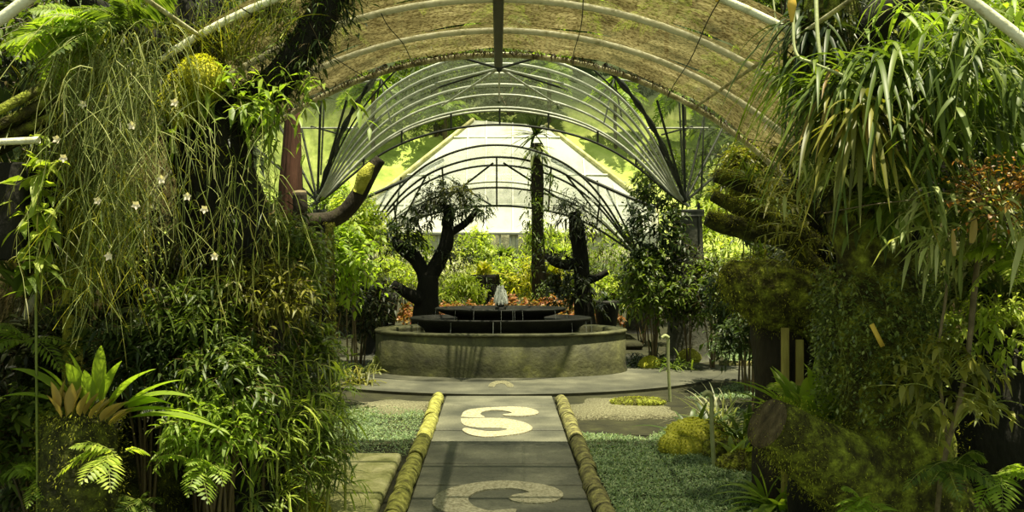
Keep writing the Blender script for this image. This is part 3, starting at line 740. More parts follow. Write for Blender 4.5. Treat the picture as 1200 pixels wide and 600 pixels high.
g = Geo(); box(g, (xl, HYY - .08, zm - .06), (xr, HYY + .1, zm + .06)); build('beam', g, M['white_paint'], hs, False)
for px in (470, 505, 545, 568, 601, 645, 690, 728):
    g = Geo(); tubes(g, [S_(px, 272) + A([0, -.03, 0]), S_((px - 597) * .93 + 597, otop(px) + 1) + A([0, -.03, .02])], .035, 6); build('mullion', g, M['white_paint'], hs)
for py in (161, 205, 240):
    xsx = [px for px in range(418, 773, 2) if otop(px) < py - 1]
    g = Geo(); tubes(g, [S_(xsx[0], py) + A([0, -.05, 0]), S_(xsx[-1], py) + A([0, -.05, 0])], .03, 6); build('glazing_bar', g, M['steel'], hs)
for (a, b, dx) in ((S_(555, 141), S_(418, 250), -1), (S_(640, 147), S_(772, 250), 1)):   # side slopes and yellowed verge boards
    g = Geo(); V = [a, b, b + A([dx * .4, 5, -.2]), a + A([-dx * .3, 5, 0])]; V += [v + A([0, .02, .09]) for v in V]
    g.add(V, [(0, 1, 2, 3), (4, 7, 6, 5), (0, 4, 5, 1), (1, 5, 6, 2), (2, 6, 7, 3), (3, 7, 4, 0)]); build('roof', g, M['fascia'], hs, False)
    g = Geo(); o_ = A([dx * .03, -.06, .09]); i_ = A([-dx * .01, -.06, -.05])
    V = [a + o_, b + o_, b + i_, a + i_]; V += [v + A([0, .08, 0]) for v in V]
    g.add(V, [(3, 2, 1, 0), (4, 5, 6, 7), (0, 1, 5, 4), (2, 3, 7, 6)]); build('verge_board', g, M['fascia'], hs, False)
g = Geo(); box(g, (xl, HYY + .01, 0), (xl + .15, HYY + 6, ze)); box(g, (xr - .15, HYY + .01, 0), (xr, HYY + 6, ze)); box(g, (xl, HYY + 5.85, 0), (xr, HYY + 6, ze)); build('side_wall', g, M['cream_wall'], hs, False)
# balustrade before the house
bl = thing('balustrade', 'dark iron balustrade in front of the pale house', 'balustrade', (0.2, 26, 0))
g = Geo(); a = P(560, 303, 26); b = P(625, 303, 26)
g = Geo(); tubes(g, [a, b], .05, 8); build('top_rail', g, M['steel_dark'], bl)
g = Geo(); tubes(g, [[a[0], 26, .25], [b[0], 26, .25]], .035, 8); build('bottom_rail', g, M['steel_dark'], bl)
for x in np.linspace(a[0], b[0], 9):
    g = Geo(); tubes(g, [[x, 26, -.03], [x, 26, a[2]]], .022, 6); build('baluster', g, M['steel'], bl)
# pale garden wall seen left behind the pillar
g = Geo(); box(g, (-7, 22.0, -.03), (-3.0, 22.25, 1.25)); box(g, (3.9, 22.0, -.03), (7, 22.25, 1.25)); struct('garden_wall', g, M['cream_wall'], label='pale garden wall behind the shrubs', cat='wall')

# ================================================================== planting helpers
def plant(name, label, cat, org, parts, group=None):
    t = thing(name, label, cat, org, group)
    for pn, g, m in parts:
        if g.n: build(pn, g, M[m] if isinstance(m, str) else m, t)
    return t
def shrub(px, py, rx, ry, Y, mat, label, name='shrub', ns=110, TL=.22, m=9, L=.09, W=.025, seed=1, rooted=True, stem='stem_brown', group=None, depth=None, cat='shrub', nstem=8, **kw):
    c = P(px, py, Y); k = Y / F; r = [rx * k, (depth or (rx * k * .8)), ry * k]
    gr = (c[0], c[1], -.02) if rooted else None
    gs, gl = bush(c, r, ns, TL, m, L, W, seed, ground=gr, nstem=nstem, **kw)
    return plant(name, label, cat, (c[0], c[1], 0 if rooted else c[2]), [('stems', gs, stem), ('foliage', gl, mat)], group)

# ================================================================== lawns (nobody could count the blades)
def lawn(poly, n, L, W, seed, label, mat='leaf_lawn', z=0.0, dens=None):
    rg = np.random.default_rng(seed); x = A([p[0] for p in poly]); y = A([p[1] for p in poly])
    b = np.stack([rg.uniform(x.min(), x.max(), n * 2), rg.uniform(y.min(), y.max(), n * 2)], -1)
    ins = np.zeros(len(b), bool); j = len(poly) - 1
    for i in range(len(poly)):
        c = ((y[i] > b[:, 1]) != (y[j] > b[:, 1])) & (b[:, 0] < (x[j] - x[i]) * (b[:, 1] - y[i]) / (y[j] - y[i] + 1e-9) + x[i])
        ins ^= c; j = i
    b = b[ins]
    B = np.c_[b, np.full(len(b), z)]
    nz = vnoise(B, 3.0, seed, 3); k = rg.random(len(B)) < np.clip(.75 + .5 * nz, .15, 1); B = B[k]; nz = nz[k]
    B[:, 2] += rg.uniform(0, 1, len(B)) * .02 * np.clip(1 + nz, .2, 2)
    d = rg.normal(size=B.shape) * [1, 1, 0] + UP * rg.uniform(.35, 1.6, (len(B), 1))
    g = Geo(); ribbons(g, B, d, L * rg.uniform(.5, 1.3, len(B)), W, .5, 2, 'lance', None, seed=seed)
    o = build('grass', g, M[mat]); tag(o, label, 'grass', None, 'stuff'); return o
lawn([(.69, 3.2), (3.6, 3.2), (3.6, 8.6), (2.1, 8.9), (1.6, 8.3), (1.2, 7.6), (.69, 7.9)], 100000, .05, .008, 1, 'low blue-green ground cover right of the path')
lawn([(-.69, 7.05), (-.69, 8.8), (-1.2, 9.2), (-1.7, 9.0), (-3.2, 8.0), (-3.2, 6.6), (-1.4, 7.0)], 40000, .05, .008, 2, 'low blue-green ground cover left of the path')
lawn([(-3.4, 3.2), (-.9, 3.2), (-.9, 4.9), (-1.9, 5.0), (-1.9, 6.4), (-3.4, 6.6)], 15000, .05, .009, 5, 'dim ground cover under the shrubs left of the path')
lawn([(1.9, 9.6), (5.5, 9.2), (5.5, 10.9), (2.6, 10.5)], 16000, .06, .01, 3, 'strip of ground cover before the right side path')
lawn([(3.1, 12.4), (6.5, 12.4), (6.5, 15.5), (3.1, 15.5)], 20000, .07, .012, 4, 'ground cover beyond the right side path')
lawn([(-2.0, 9.6), (-5.5, 9.2), (-5.5, 10.5), (-2.6, 10.4)], 16000, .06, .01, 6, 'strip of ground cover before the left side path')
lawn([(-3.1, 12.2), (-6.5, 12.0), (-6.5, 15.5), (-3.1, 15.5)], 18000, .07, .012, 7, 'ground cover beyond the left side path')

# ================================================================== hillside trees far behind
def tree_proto(seed, mat, kind):
    rg = np.random.default_rng(seed)
    if kind == 'palm':
        gs, gl = fern((0, 0, 3.0), 16, 2.6, seed, (.1, 1.2), droop=.8, npin=22, pw=.2, pl=.3)
        tubes(gs, [[0, 0, -.3], [.05, 0, 1.5], [0, 0, 3.0]], .11, 8)
    else:
        gs, gl = bush((0, 0, 3.2), (2.0, 2.0, 2.4) if kind == 'round' else (1.4, 1.4, 3), 260, .9, 12, .36, .13, seed, shell=.5, ground=(0, 0, -.3), sr=.09, tr=.012)
    return gs, gl
def hill_trees(kind, mat, label, grp, spots, seed, name):
    gs, gl = tree_proto(seed, mat, kind); first = None
    for i, (x, y, sc) in enumerate(spots):
        z = hillz(x, y) if y > 37 else -.03
        if first is None:
            first = thing(name, label, 'tree', (0, 0, 0), grp); build('trunk', gs, M['stem_brown'], first); build('crown', gl, M[mat], first)
            first.location = (x, y, z); first.rotation_euler = (0, 0, i); first.scale = (sc,) * 3
        else: dup(first, (x, y, z), i * 1.7, sc)
rg = np.random.default_rng(12)
sp = [(x + rg.uniform(-1.5, 1.5), y + rg.uniform(-2, 2), rg.uniform(1.1, 1.6)) for y in (60, 70, 81) for x in np.linspace(-30, 30, 12)]
hill_trees('round', 'leaf_dark', 'dark leafy tree in the wood covering the upper hillside', 'woodland trees on the upper hillside', sp, 31, 'woodland_tree')
sp = [(x + rg.uniform(-1, 1), y + rg.uniform(-1.5, 1.5), rg.uniform(.6, 1.1)) for y, xs_ in ((46, (-17, -13, -3, 1, 14, 18)), (54, (-20, -15, -10, -5, -1, 3, 8, 15, 20)), (58, (-18, -12, -7, -3, 1, 5, 10, 14, 18))) for x in xs_]
hill_trees('round', 'leaf_mid', 'green leafy tree scattered lower on the bright hillside', 'leafy trees lower on the hillside', sp, 32, 'leafy_tree')
sp = [(-2.5, 44, .8), (2.5, 46, .9), (5.5, 44, .8), (8.5, 43, .9), (11, 45, 1.0), (-6, 45, .9), (0, 50, 1.1), (4, 52, 1.2), (-5, 53, 1), (9, 50, 1.1), (-9, 50, 1)]
hill_trees('palm', 'leaf_fern', 'tree fern with arching fronds on the bright hillside', 'tree ferns on the hillside', sp, 33, 'tree_fern')
sp = [(s * (8 + 3.2 * k) + rg.uniform(-.7, .7), 18 + 2 * (k % 3) + j * 5, rg.uniform(.8, 1.2)) for s in (-1, 1) for k in range(4) for j in (0, 1)] 
hill_trees('round', 'leaf_mid', 'broad green tree standing outside the glasshouse wing', 'trees beside the glasshouse', sp, 34, 'garden_tree')
sp = [(-6.2, 7.0, .95), (-6.6, 10.2, 1.1), (-6.0, 13.5, 1.0), (-5.3, 3.6, 1.0), (6.4, 6.8, 1.0), (6.7, 10, 1.1), (6.4, 13.4, 1.05), (5.4, 3.4, 1.0)]
hill_trees('round', 'leaf_dark', 'dense dark tree pressed against the side of the arched glasshouse', 'dark trees flanking the arched glasshouse', sp, 35, 'shade_tree')

# ================================================================== middle distance behind and round the fountain
def forked(name, label, limbs, mat, clumps, cat='tree', mossn=0):
    p0 = limbs[0][0][0]; t = thing(name, label, cat, (p0[0], p0[1], 0))
    for k, (pts, rad) in enumerate(limbs):
        g = Geo(); sv, sn = trunk(g, pts, rad, 14, 8, .16, 8, k + 3)
        o = build('trunk' if k == 0 else 'limb', g, M[mat], t)
    for k, (c, r, ns, L, W, m_, sd) in enumerate(clumps):
        gs, gl = bush(c, r, ns, .25, 9, L, W, sd, shell=.3, up=.5, ldroop=.5)
        build('foliage', gl, M[m_], t)
    return t
Y0 = 13.3
forked('forked_tree', 'dark forked tree with leafy clumps in its head, left behind the fountain',
       [([P(497, 398, Y0), P(500, 350, Y0), P(503, 322, Y0)], [.19, .15, .14]),
        ([P(500, 330, Y0), P(488, 305, Y0), P(470, 290, Y0 - .1), P(462, 280, Y0)], [.13, .1, .08, .05]),
        ([P(503, 328, Y0), P(515, 305, Y0), P(524, 280, Y0), P(525, 240, Y0)], [.13, .12, .11, .07]),
        ([P(524, 275, Y0), P(545, 262, Y0 + .1), P(560, 245, Y0)], [.07, .06, .04]),
        ([P(500, 352, Y0), P(480, 345, Y0 - .2), P(460, 333, Y0 - .3)], [.1, .09, .07])], 'bark_dark',
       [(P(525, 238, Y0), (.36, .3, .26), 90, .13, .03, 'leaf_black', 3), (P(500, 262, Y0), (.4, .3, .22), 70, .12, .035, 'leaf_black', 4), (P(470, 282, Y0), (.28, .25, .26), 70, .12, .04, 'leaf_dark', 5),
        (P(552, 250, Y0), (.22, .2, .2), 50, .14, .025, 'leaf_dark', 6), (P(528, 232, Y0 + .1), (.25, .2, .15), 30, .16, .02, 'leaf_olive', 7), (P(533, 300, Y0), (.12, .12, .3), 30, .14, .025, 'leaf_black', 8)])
Y0 = 13.6
forked('forked_tree', 'dark crooked tree with a side bough and spiky head, right behind the fountain',
       [([P(690, 398, Y0), P(683, 350, Y0), P(681, 310, Y0), P(676, 270, Y0), P(672, 248, Y0)], [.15, .13, .12, .1, .05]),
        ([P(684, 305, Y0), P(668, 310, Y0 - .1), P(652, 308, Y0 - .1), P(640, 300, Y0)], [.09, .07, .06, .035]),
        ([P(683, 330, Y0), P(700, 325, Y0), P(712, 318, Y0)], [.07, .05, .04])], 'bark_dark',
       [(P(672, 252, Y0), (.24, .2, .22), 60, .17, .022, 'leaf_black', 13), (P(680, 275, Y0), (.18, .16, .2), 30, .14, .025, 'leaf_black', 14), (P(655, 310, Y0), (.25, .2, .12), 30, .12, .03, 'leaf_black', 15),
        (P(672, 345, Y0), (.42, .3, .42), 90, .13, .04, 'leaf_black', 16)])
# tall epiphyte-clad palm post with a spiky head
Y0 = 16.5
t = thing('spiky_palm', 'tall slender trunk clad in creepers with a spiky tuft on top', 'tree', (P(629, 0, Y0)[0], Y0, 0))
g = Geo(); trunk(g, [P(634, 392, Y0), P(631, 300, Y0), P(629, 168, Y0)], [.14, .12, .1], 12, 14, .15, 6, 2); build('trunk', g, M['bark'], t)
g = Geo(); rosette(g, P(628, 158, Y0), 46, .62, .045, (-.3, 1.5), .3, seed=4); build('head', g, M['leaf_dark'], t)
g = Geo(); rosette(g, P(628, 172, Y0), 40, .35, .06, (-1.2, .2), .3, seed=5); build('skirt', g, M['leaf_pale'], t)
gs, gl = Geo(), Geo(); rg = np.random.default_rng(8); n = 170
b = np.stack([P(630, 0, Y0)[0] + rg.normal(0, .1, n), Y0 + rg.normal(0, .1, n) - .05, rg.uniform(.4, 3.0, n)], -1); d = rg.normal(size=(n, 3)) * [1, 1, .4] - UP * .3
sprigs(gs, gl, b, d, .22, 7, .11, .03, .6, .5, 9); build('creeper', gl, M['leaf_mid'], t)
# terracotta-dark planter posts holding bird's-nest ferns
def nest_post(px, ytop, ybot, Y, r, label, seed, mat='leaf_yellow', L=.5):
    a = P(px, ybot, Y); a[2] = -.02; b = P(px, ytop, Y)
    t = thing('nest_fern', label, 'fern', (a[0], Y, 0))
    g = Geo(); sv, sn = trunk(g, [a, (a + b) / 2, b], [r * .8, r, r], 16, 10, .14, 9, seed); build('fern_post', g, M['bark_dark'], t)
    g = Geo(); moss(g, sv, sn, 500, .1, .03, seed, .2); build('small_leaves', g, M['leaf_dark'], t)
    g = Geo(); rosette(g, b, 44, L, .07, (.15, 1.4), .45, seed=seed, prof='lance', clump=.05); build('fronds', g, M[mat], t)
nest_post(567, 322, 380, 17.5, .30, "bright bird's-nest fern on a dark post behind the top tier", 3)
nest_post(592, 300, 380, 19.5, .16, 'small fern-topped post before the balustrade', 5, 'leaf_mid', .45)
nest_post(648, 322, 370, 17.0, .14, 'yellow-leaved fern on a thin post right of the water jet', 7, 'leaf_yellow', .6)
nest_post(660, 300, 380, 20.0, .16, 'fern on a post under the right end of the pale house', 9, 'leaf_bright', .6)
# stone urns left of the forked tree
for k, (px, top, Yk, lab) in enumerate(((437, 345, 13.6, 'dark stone urn stump left of the forked tree'), (452, 343, 14.0, 'dark stone urn stump nearest the forked tree'), (711, 352, 14.2, 'dark stone urn stump right of the crooked tree'))):
    a = P(px, 390, Yk); z = P(px, top, Yk)[2]; t = thing('stone_urn', lab, 'urn', (a[0], Yk, 0))
    g = Geo(); trunk(g, [(a[0], Yk, -.02), (a[0], Yk, z * .25), (a[0], Yk, z * .6), (a[0], Yk, z * .95), (a[0], Yk, z)], [.17, .11, .16, .2, .17], 18, 5, .03, 6, k); build('bowl', g, M['dark_stone'], t)
    g = Geo(); rosette(g, (a[0], Yk, z), 26, .3, .03, (.2, 1.4), .6, seed=k); build('plant', g, M['leaf_dark'], t)

# red bedding flowers beyond the fountain, one plant at a time
gs, gl = bush((0, 0, .34), (.26, .26, .16), 34, .1, 7, .09, .06, 77, prof='ovate', ground=(0, 0, 0), nstem=6, zmin=-.1)
first = None; k = 0
for yy, z0 in ((14.6, .0), (15.2, .06), (15.9, .12)):
    for xx in np.arange(-1.3, 2.0, .42):
        x_ = xx + .1 * math.sin(k * 3.1)
        if first is None:
            first = plant('bedding_flower', 'low reddish bedding plant in the bed behind the fountain', 'flower', (0, 0, 0), [('stems', gs, 'stem_green'), ('foliage', gl, 'red_leaf')], 'red bedding plants behind the fountain')
            first.location = (x_, yy, z0)
        else: dup(first, (x_, yy, z0), k * 1.3, 1 + .12 * math.sin(k))
        k += 1
g = Geo(); box(g, (-1.8, 14.2, -.03), (2.2, 16.4, .08)); o = struct('raised_bed', g, M['soil']); bevel(o, .05, 2)

# bright planting between fountain and house, each clump its own
mid = [  # px, py, rx, ry, Y, mat, L, W, kind, label
 (718, 300, 48, 42, 18.5, 'leaf_bright', .2, .035, 'bright feathery bamboo clump right of the crooked tree'),
 (700, 325, 30, 40, 16.0, 'leaf_mid', .14, .03, 'mid green bush below the bright bamboo, behind the crooked tree'),
 (712, 352, 26, 26, 15.2, 'leaf_bright', .14, .04, 'light drooping bush beside the right end of the fountain'),
 (752, 340, 26, 40, 15.0, 'leaf_dark', .13, .05, 'dark bush left of the right strapped pillar'),
 (600, 325, 22, 20, 18.5, 'leaf_bright', .16, .04, 'pale bright bush seen over the water jet'),
 (625, 335, 22, 22, 18.0, 'leaf_yellow', .16, .04, 'yellow-green bush right of the water jet'),
 (540, 345, 22, 18, 16.8, 'leaf_bright', .15, .04, 'bright bush between forked tree and fern post'),
 (528, 325, 20, 26, 19.0, 'leaf_pale', .16, .05, 'pale bush behind the right limb of the forked tree'),
 (655, 340, 26, 26, 18.8, 'leaf_mid', .16, .04, 'green bush behind the yellow fern post'),
 (442, 300, 32, 36, 16.2, 'leaf_pale', .15, .045, 'pale leafy bush behind the forked tree, left of its trunk'),
 (455, 330, 30, 26, 15.4, 'leaf_bright', .13, .04, 'bright airy bush in the gap left of the forked trunk'),
 (478, 300, 22, 30, 17.0, 'leaf_bright', .15, .04, 'bright bush seen through the fork of the left tree'),
 (400, 250, 26, 40, 16.0, 'leaf_fern', .15, .05, 'green bush above the left squat pillar'),
 (850, 330, 30, 50, 15.5, 'leaf_bright', .16, .05, 'bright bush right of the strapped pillar'),
 (850, 260, 34, 40, 18.0, 'leaf_bright', .2, .06, 'light green bush above, seen beyond the log fingers'),
 (775, 215, 24, 42, 18.5, 'leaf_mid', .2, .06, 'green tree crown left of the strapped pillar head'),
 (560, 300, 16, 26, 22.0, 'leaf_bright', .2, .05, 'thin bright bush against the lower wall of the house'),
 (640, 290, 16, 26, 22.0, 'leaf_bright', .2, .05, 'bright bush against the house, right of its lower windows'),
]
for k, (px, py, rx, ry, Y_, mt, L, W, lab) in enumerate(mid):
    shrub(px, py, rx, ry, Y_, mt, lab, ns=130, TL=.4 if L > .15 else .3, L=L, W=W, seed=100 + k, tr=.006, cat='bush', name='garden_bush')

# creeper-covered small tree before the right pillar, shrubs round the pillars
near_mid = [
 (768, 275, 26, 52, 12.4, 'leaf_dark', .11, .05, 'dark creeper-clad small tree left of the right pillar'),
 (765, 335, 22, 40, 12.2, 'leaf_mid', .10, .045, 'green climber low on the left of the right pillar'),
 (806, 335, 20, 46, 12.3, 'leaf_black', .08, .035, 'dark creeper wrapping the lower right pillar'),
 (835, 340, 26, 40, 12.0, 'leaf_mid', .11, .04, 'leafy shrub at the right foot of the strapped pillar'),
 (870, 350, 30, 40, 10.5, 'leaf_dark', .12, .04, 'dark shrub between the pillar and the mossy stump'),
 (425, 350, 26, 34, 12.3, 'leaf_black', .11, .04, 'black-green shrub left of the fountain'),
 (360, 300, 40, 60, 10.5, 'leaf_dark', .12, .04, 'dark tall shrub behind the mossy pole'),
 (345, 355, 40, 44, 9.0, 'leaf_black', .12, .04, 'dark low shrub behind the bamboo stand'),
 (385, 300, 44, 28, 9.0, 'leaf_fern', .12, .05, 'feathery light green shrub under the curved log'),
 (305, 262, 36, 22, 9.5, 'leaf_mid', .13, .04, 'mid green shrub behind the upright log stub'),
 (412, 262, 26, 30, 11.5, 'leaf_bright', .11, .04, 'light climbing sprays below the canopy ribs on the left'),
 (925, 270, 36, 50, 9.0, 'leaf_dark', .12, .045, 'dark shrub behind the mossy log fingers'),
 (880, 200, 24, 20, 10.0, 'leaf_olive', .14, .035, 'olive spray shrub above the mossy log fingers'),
]
for k, (px, py, rx, ry, Y_, mt, L, W, lab) in enumerate(near_mid):
    shrub(px, py, rx, ry, Y_, mt, lab, ns=200, TL=.26, L=L, W=W, seed=140 + k, tr=.005, nstem=4, zmin=-.95)
# strappy low plants edging the beds
low = [(395, 388, 11.0, .5, 'leaf_mid', 'grassy strap plant at the far left lawn edge'), (420, 392, 10.6, .45, 'leaf_olive', 'arching strap plant beside the left side path'), (440, 385, 11.6, .4, 'leaf_pale', 'pale strap plant touching the left of the fountain'),
       (380, 408, 9.2, .5, 'leaf_mid', 'strap plant behind the bamboo stand'), (745, 400, 12.2, .35, 'leaf_dark', 'small dark strap plant touching the right of the fountain'),
       (790, 396, 11.8, .4, 'leaf_mid', 'small strap plant at the foot of the right pillar'), (770, 388, 12.6, .45, 'leaf_dark', 'low dark plant left of the right pillar foot')]
for k, (px, py, Y_, L, mt, lab) in enumerate(low):
    c = P(px, py, Y_); c[2] = 0; g = Geo(); rosette(g, c, 70, L, .022, (.2, 1.45), .7, seed=200 + k, clump=.08); plant('strap_plant', lab, 'plant', c, [('leaves', g, mt)])

# ================================================================== left foreground
def hanging(px0, px1, py0, py1, Y, n, Lpx, seed, out=(-.3, -.2), wob=.03, r=.0022, twigs=3, k=16):
    """thin stems that arch out and then hang, with side twigs"""
    g = Geo(); rg = np.random.default_rng(seed); sc = Y / F
    b = np.stack([P(x, y, Y + dy) for x, y, dy in zip(rg.uniform(px0, px1, n), rg.uniform(py0, py1, n), rg.normal(0, .16, n))])
    L = rg.uniform(*Lpx, n) * sc; s = np.linspace(0, 1, k)
    o = np.stack([rg.normal(out[0], .22, n), rg.normal(out[1], .18, n)], -1)
    ph = rg.uniform(0, 6.28, (n, 6)); fr = rg.uniform(3, 11, (n, 3))
    w = lambda j: wob * (np.sin(fr[:, j, None] * s + ph[:, j, None]) * s + .5 * np.sin(2.3 * fr[:, j, None] * s + ph[:, j + 3, None]) * s)
    e = 1 - np.exp(-2.5 * s)[None]
    Pt = np.stack([b[:, 0, None] + o[:, 0, None] * e * .6 + w(0), b[:, 1, None] + o[:, 1, None] * e * .6 + w(1), b[:, 2, None] + .10 * np.sin(s * 5)[None] * np.exp(-3 * s) - L[:, None] * s ** 1.4 + w(2) * .4], -1)
    R = np.broadcast_to(r * (1.15 - .6 * s), (n, k)); tubes(g, Pt, R, 3)
    for t in range(twigs):
        i = rg.integers(3, k - 2, n); q = Pt[np.arange(n), i]; a = rg.uniform(0, 6.28, n); l = rg.uniform(.05, .22, n)
        d = np.stack([np.cos(a) * .7, np.sin(a) * .7, -rg.uniform(.1, 1.3, n)], -1); d = nrm(d)
        ss = np.linspace(0, 1, 5)[None, :, None]
        T = q[:, None] + d[:, None] * l[:, None, None] * ss + A([0, 0, -1.]) * (.35 * l[:, None, None] * ss ** 2); tubes(g, T, np.broadcast_to(r * .7, (n, 5)), 3)
    return g, Pt

TY = 5.0
t = thing('epiphyte_tree', 'dark epiphyte-laden tree trunk and bough filling the upper left', 'tree', (P(262, 0, TY)[0], TY, 0))
ROOT = t
limbs = [([(P(285, 0, TY)[0], TY, -.03), P(278, 450, TY), P(268, 300, TY), P(248, 180, TY), P(232, 90, TY), P(215, -60, TY)], [.24, .2, .2, .19, .17, .12]),
         ([P(245, 150, TY), P(285, 128, 4.95), P(325, 95, 4.9), P(362, 45, 4.9), P(400, -25, 4.9)], [.12, .085, .075, .07, .05]),
         ([P(238, 100, TY), P(190, 62, 4.8), P(130, 25, 4.6), P(70, -20, 4.4)], [.1, .08, .07, .05])]
svs = []
for k, (pts, rad) in enumerate(limbs):
    g = Geo(); sv, sn = trunk(g, pts, rad, 18, 10, .22, 7, 40 + k); svs.append((sv, sn)); build('trunk' if k == 0 else 'bough', g, M['bark_dark'], t)
g = Geo(); moss(g, *svs[0], 1800, .06, .012, 3, -.4); build('bark_ferns', g, M['leaf_black'], t)
g = Geo(); moss(g, *svs[1], 2600, .075, .007, 4, .3); moss(g, *svs[2], 700, .06, .01, 5, -.2); build('bough_ferns', g, M['leaf_dark'], t)
g = Geo(); rg = np.random.default_rng(3); sv, sn = svs[1]; i = rg.choice(len(sv), 260)
ribbons(g, sv[i], sn[i] + rg.normal(0, .5, (260, 3)) + UP * .25, rg.uniform(.08, .24, 260), .004, .3, 4, 'blade', None); build('aerial_roots', g, M['stem_brown'], t)

# leafy epiphytes on the bough
gs, gl = Geo(), Geo(); rg = np.random.default_rng(9); sv, sn = svs[1]; i = rg.choice(len(sv), 60)
sprigs(gs, gl, sv[i], sn[i] + rg.normal(0, .4, (60, 3)) - UP * .1, .12, 6, .065, .02, .5, .5, 4)
plant('bough_epiphyte', 'small dark leafy epiphytes lining the leaning bough', 'plant', P(320, 110, 4.9), [('stems', gs, 'stem_green'), ('foliage', gl, 'leaf_dark')])
gs, gl = Geo(), Geo(); c = P(280, 115, 4.75); b = c + rg.normal(0, .09, (60, 3)) * [2.2, .6, .8]
sprigs(gs, gl, b, rg.normal(size=(60, 3)) + [.4, -.6, -.1], .2, 6, .10, .03, .5, .5, 5)
plant('bough_epiphyte', 'light green lance-leaved epiphyte under the bough beside the moss cushion', 'plant', c, [('stems', gs, 'stem_green'), ('foliage', gl, 'leaf_fern')])

# hanging cascades
g, Pt = hanging(95, 200, 18, 90, 4.35, 150, (150, 320), 11, (-.08, -.1), wob=.045, r=.0021, twigs=5)
t = thing('hanging_cactus', 'great curtain of thin pale green hanging stems with tiny white flowers, upper left', 'plant', P(180, 60, 4.35)); build('stems', g, M['stem_cascade'], t)
rg = np.random.default_rng(5); fp = [(98, 122), (155, 147), (190, 210), (115, 235), (160, 240), (220, 230), (75, 185), (240, 245), (128, 300), (67, 163), (252, 300), (205, 120)]
for px, py in fp:
    g = Geo(); c = P(px, py, 4.0 + rg.uniform(-.1, .1)); a = np.linspace(0, 2 * PI, 6)[:-1] + rg.uniform(0, 1)
    ribbons(g, np.repeat(c[None], 5, 0), np.stack([np.cos(a), -.5 * np.ones(5), np.sin(a)], -1), .022, .016, .1, 2, 'ovate', .1, side=np.stack([-np.sin(a), np.zeros(5), np.cos(a)], -1)); build('flower', g, M['petal_white'], t)
g = Geo(); rg = np.random.default_rng(6); q = Pt.reshape(-1, 3); i = rg.choice(len(q), 2400)
ribbons(g, q[i], rg.normal(size=(2400, 3)) * [1, 1, .6] - UP * .7, rg.uniform(.03, .11, 2400), .0032, .5, 3, 'blade', None); build('side_shoots', g, M['leaf_olive'], t)
for (x0, x1, y0, y1, Y_, n, L_, sd, out, mt, lab) in (
    (65, 120, 60, 130, 4.6, 130, (120, 260), 12, (-.12, 0), 'leaf_olive', 'fine mossy hanging stems at the far left of the curtain'),
    (225, 320, 130, 220, 4.7, 26, (90, 230), 13, (.05, -.1), 'stem_green', 'sparse dark-backed hanging stems right of the trunk'),
    (200, 320, 225, 310, 4.9, 55, (50, 120), 14, (.05, -.1), 'leaf_olive', 'tangle of thin olive stems below the bough'),
    (80, 150, 200, 250, 4.5, 80, (60, 130), 15, (-.05, -.05), 'leaf_yellow', 'yellowish hanging stems at the lower end of the curtain')):
    g, q = hanging(x0, x1, y0, y1, Y_, n, L_, sd, out, r=.002); t2 = plant('hanging_creeper', lab, 'plant', P((x0 + x1) / 2, y0, Y_), [('stems', g, mt)])
    g = Geo(); rg = np.random.default_rng(sd); q = q.reshape(-1, 3); i = rg.choice(len(q), m2 := (1500 if x0 < 100 else 350))
    ribbons(g, q[i], rg.normal(size=(m2, 3)) - UP * .4, rg.uniform(.03, .1, m2), .004, .4, 3, 'lance', None); build('side_shoots', g, M['leaf_mid'], t2)

# moss cushion and the grasses that rise from it
g, sv, sn = blob(P(236, 88, 4.72), (.115, .1, .10), .12, 3, 5)
t = thing('moss_cushion', 'round yellow moss cushion on the epiphyte tree', 'moss', P(236, 88, 4.72)); build('mound', g, M['moss_yellow'], t)
g = Geo(); moss(g, sv, sn, 2600, .028, .006, 3, -.2); build('fronds', g, M['leaf_yellow'], t)
g, sv, sn = blob(P(210, 112, 4.68), (.075, .07, .12), .15, 3, 6)
t = thing('moss_cushion', 'olive moss tongue trailing below the round yellow cushion', 'moss', P(210, 112, 4.68)); build('mound', g, M['moss'], t)
g = Geo(); moss(g, sv, sn, 1500, .035, .006, 4, -.6); build('fronds', g, M['leaf_yellow'], t)
for k, (px, py, L, n, lab) in enumerate(((235, 72, .42, 70, 'tuft of thin upright grass out of the yellow moss cushion'), (275, 70, .46, 80, 'tuft of thin grass between moss cushion and leaning bough'), (180, 50, .36, 50, 'tuft of arching grass at the head of the hanging curtain'), (325, 40, .36, 50, 'wiry grass tuft high on the leaning bough'))):
    g = Geo(); rosette(g, P(px, py, 4.8), n, L, .006, (.5, 1.5), .35, seed=60 + k, prof='blade', fold=None, clump=.06)
    gs, gl = Geo(), Geo(); rg = np.random.default_rng(k); b = P(px, py, 4.8) + rg.normal(0, .05, (26, 3)); sprigs(gs, gl, b, rg.normal(0, .4, (26, 3)) + UP, L * .8, 9, .06, .008, .1, .3, 70 + k)
    plant('grass_tuft', lab, 'grass tuft', P(px, py, 4.8), [('blades', g, 'leaf_olive'), ('stems', gs, 'stem_green'), ('foliage', gl, 'leaf_mid')])

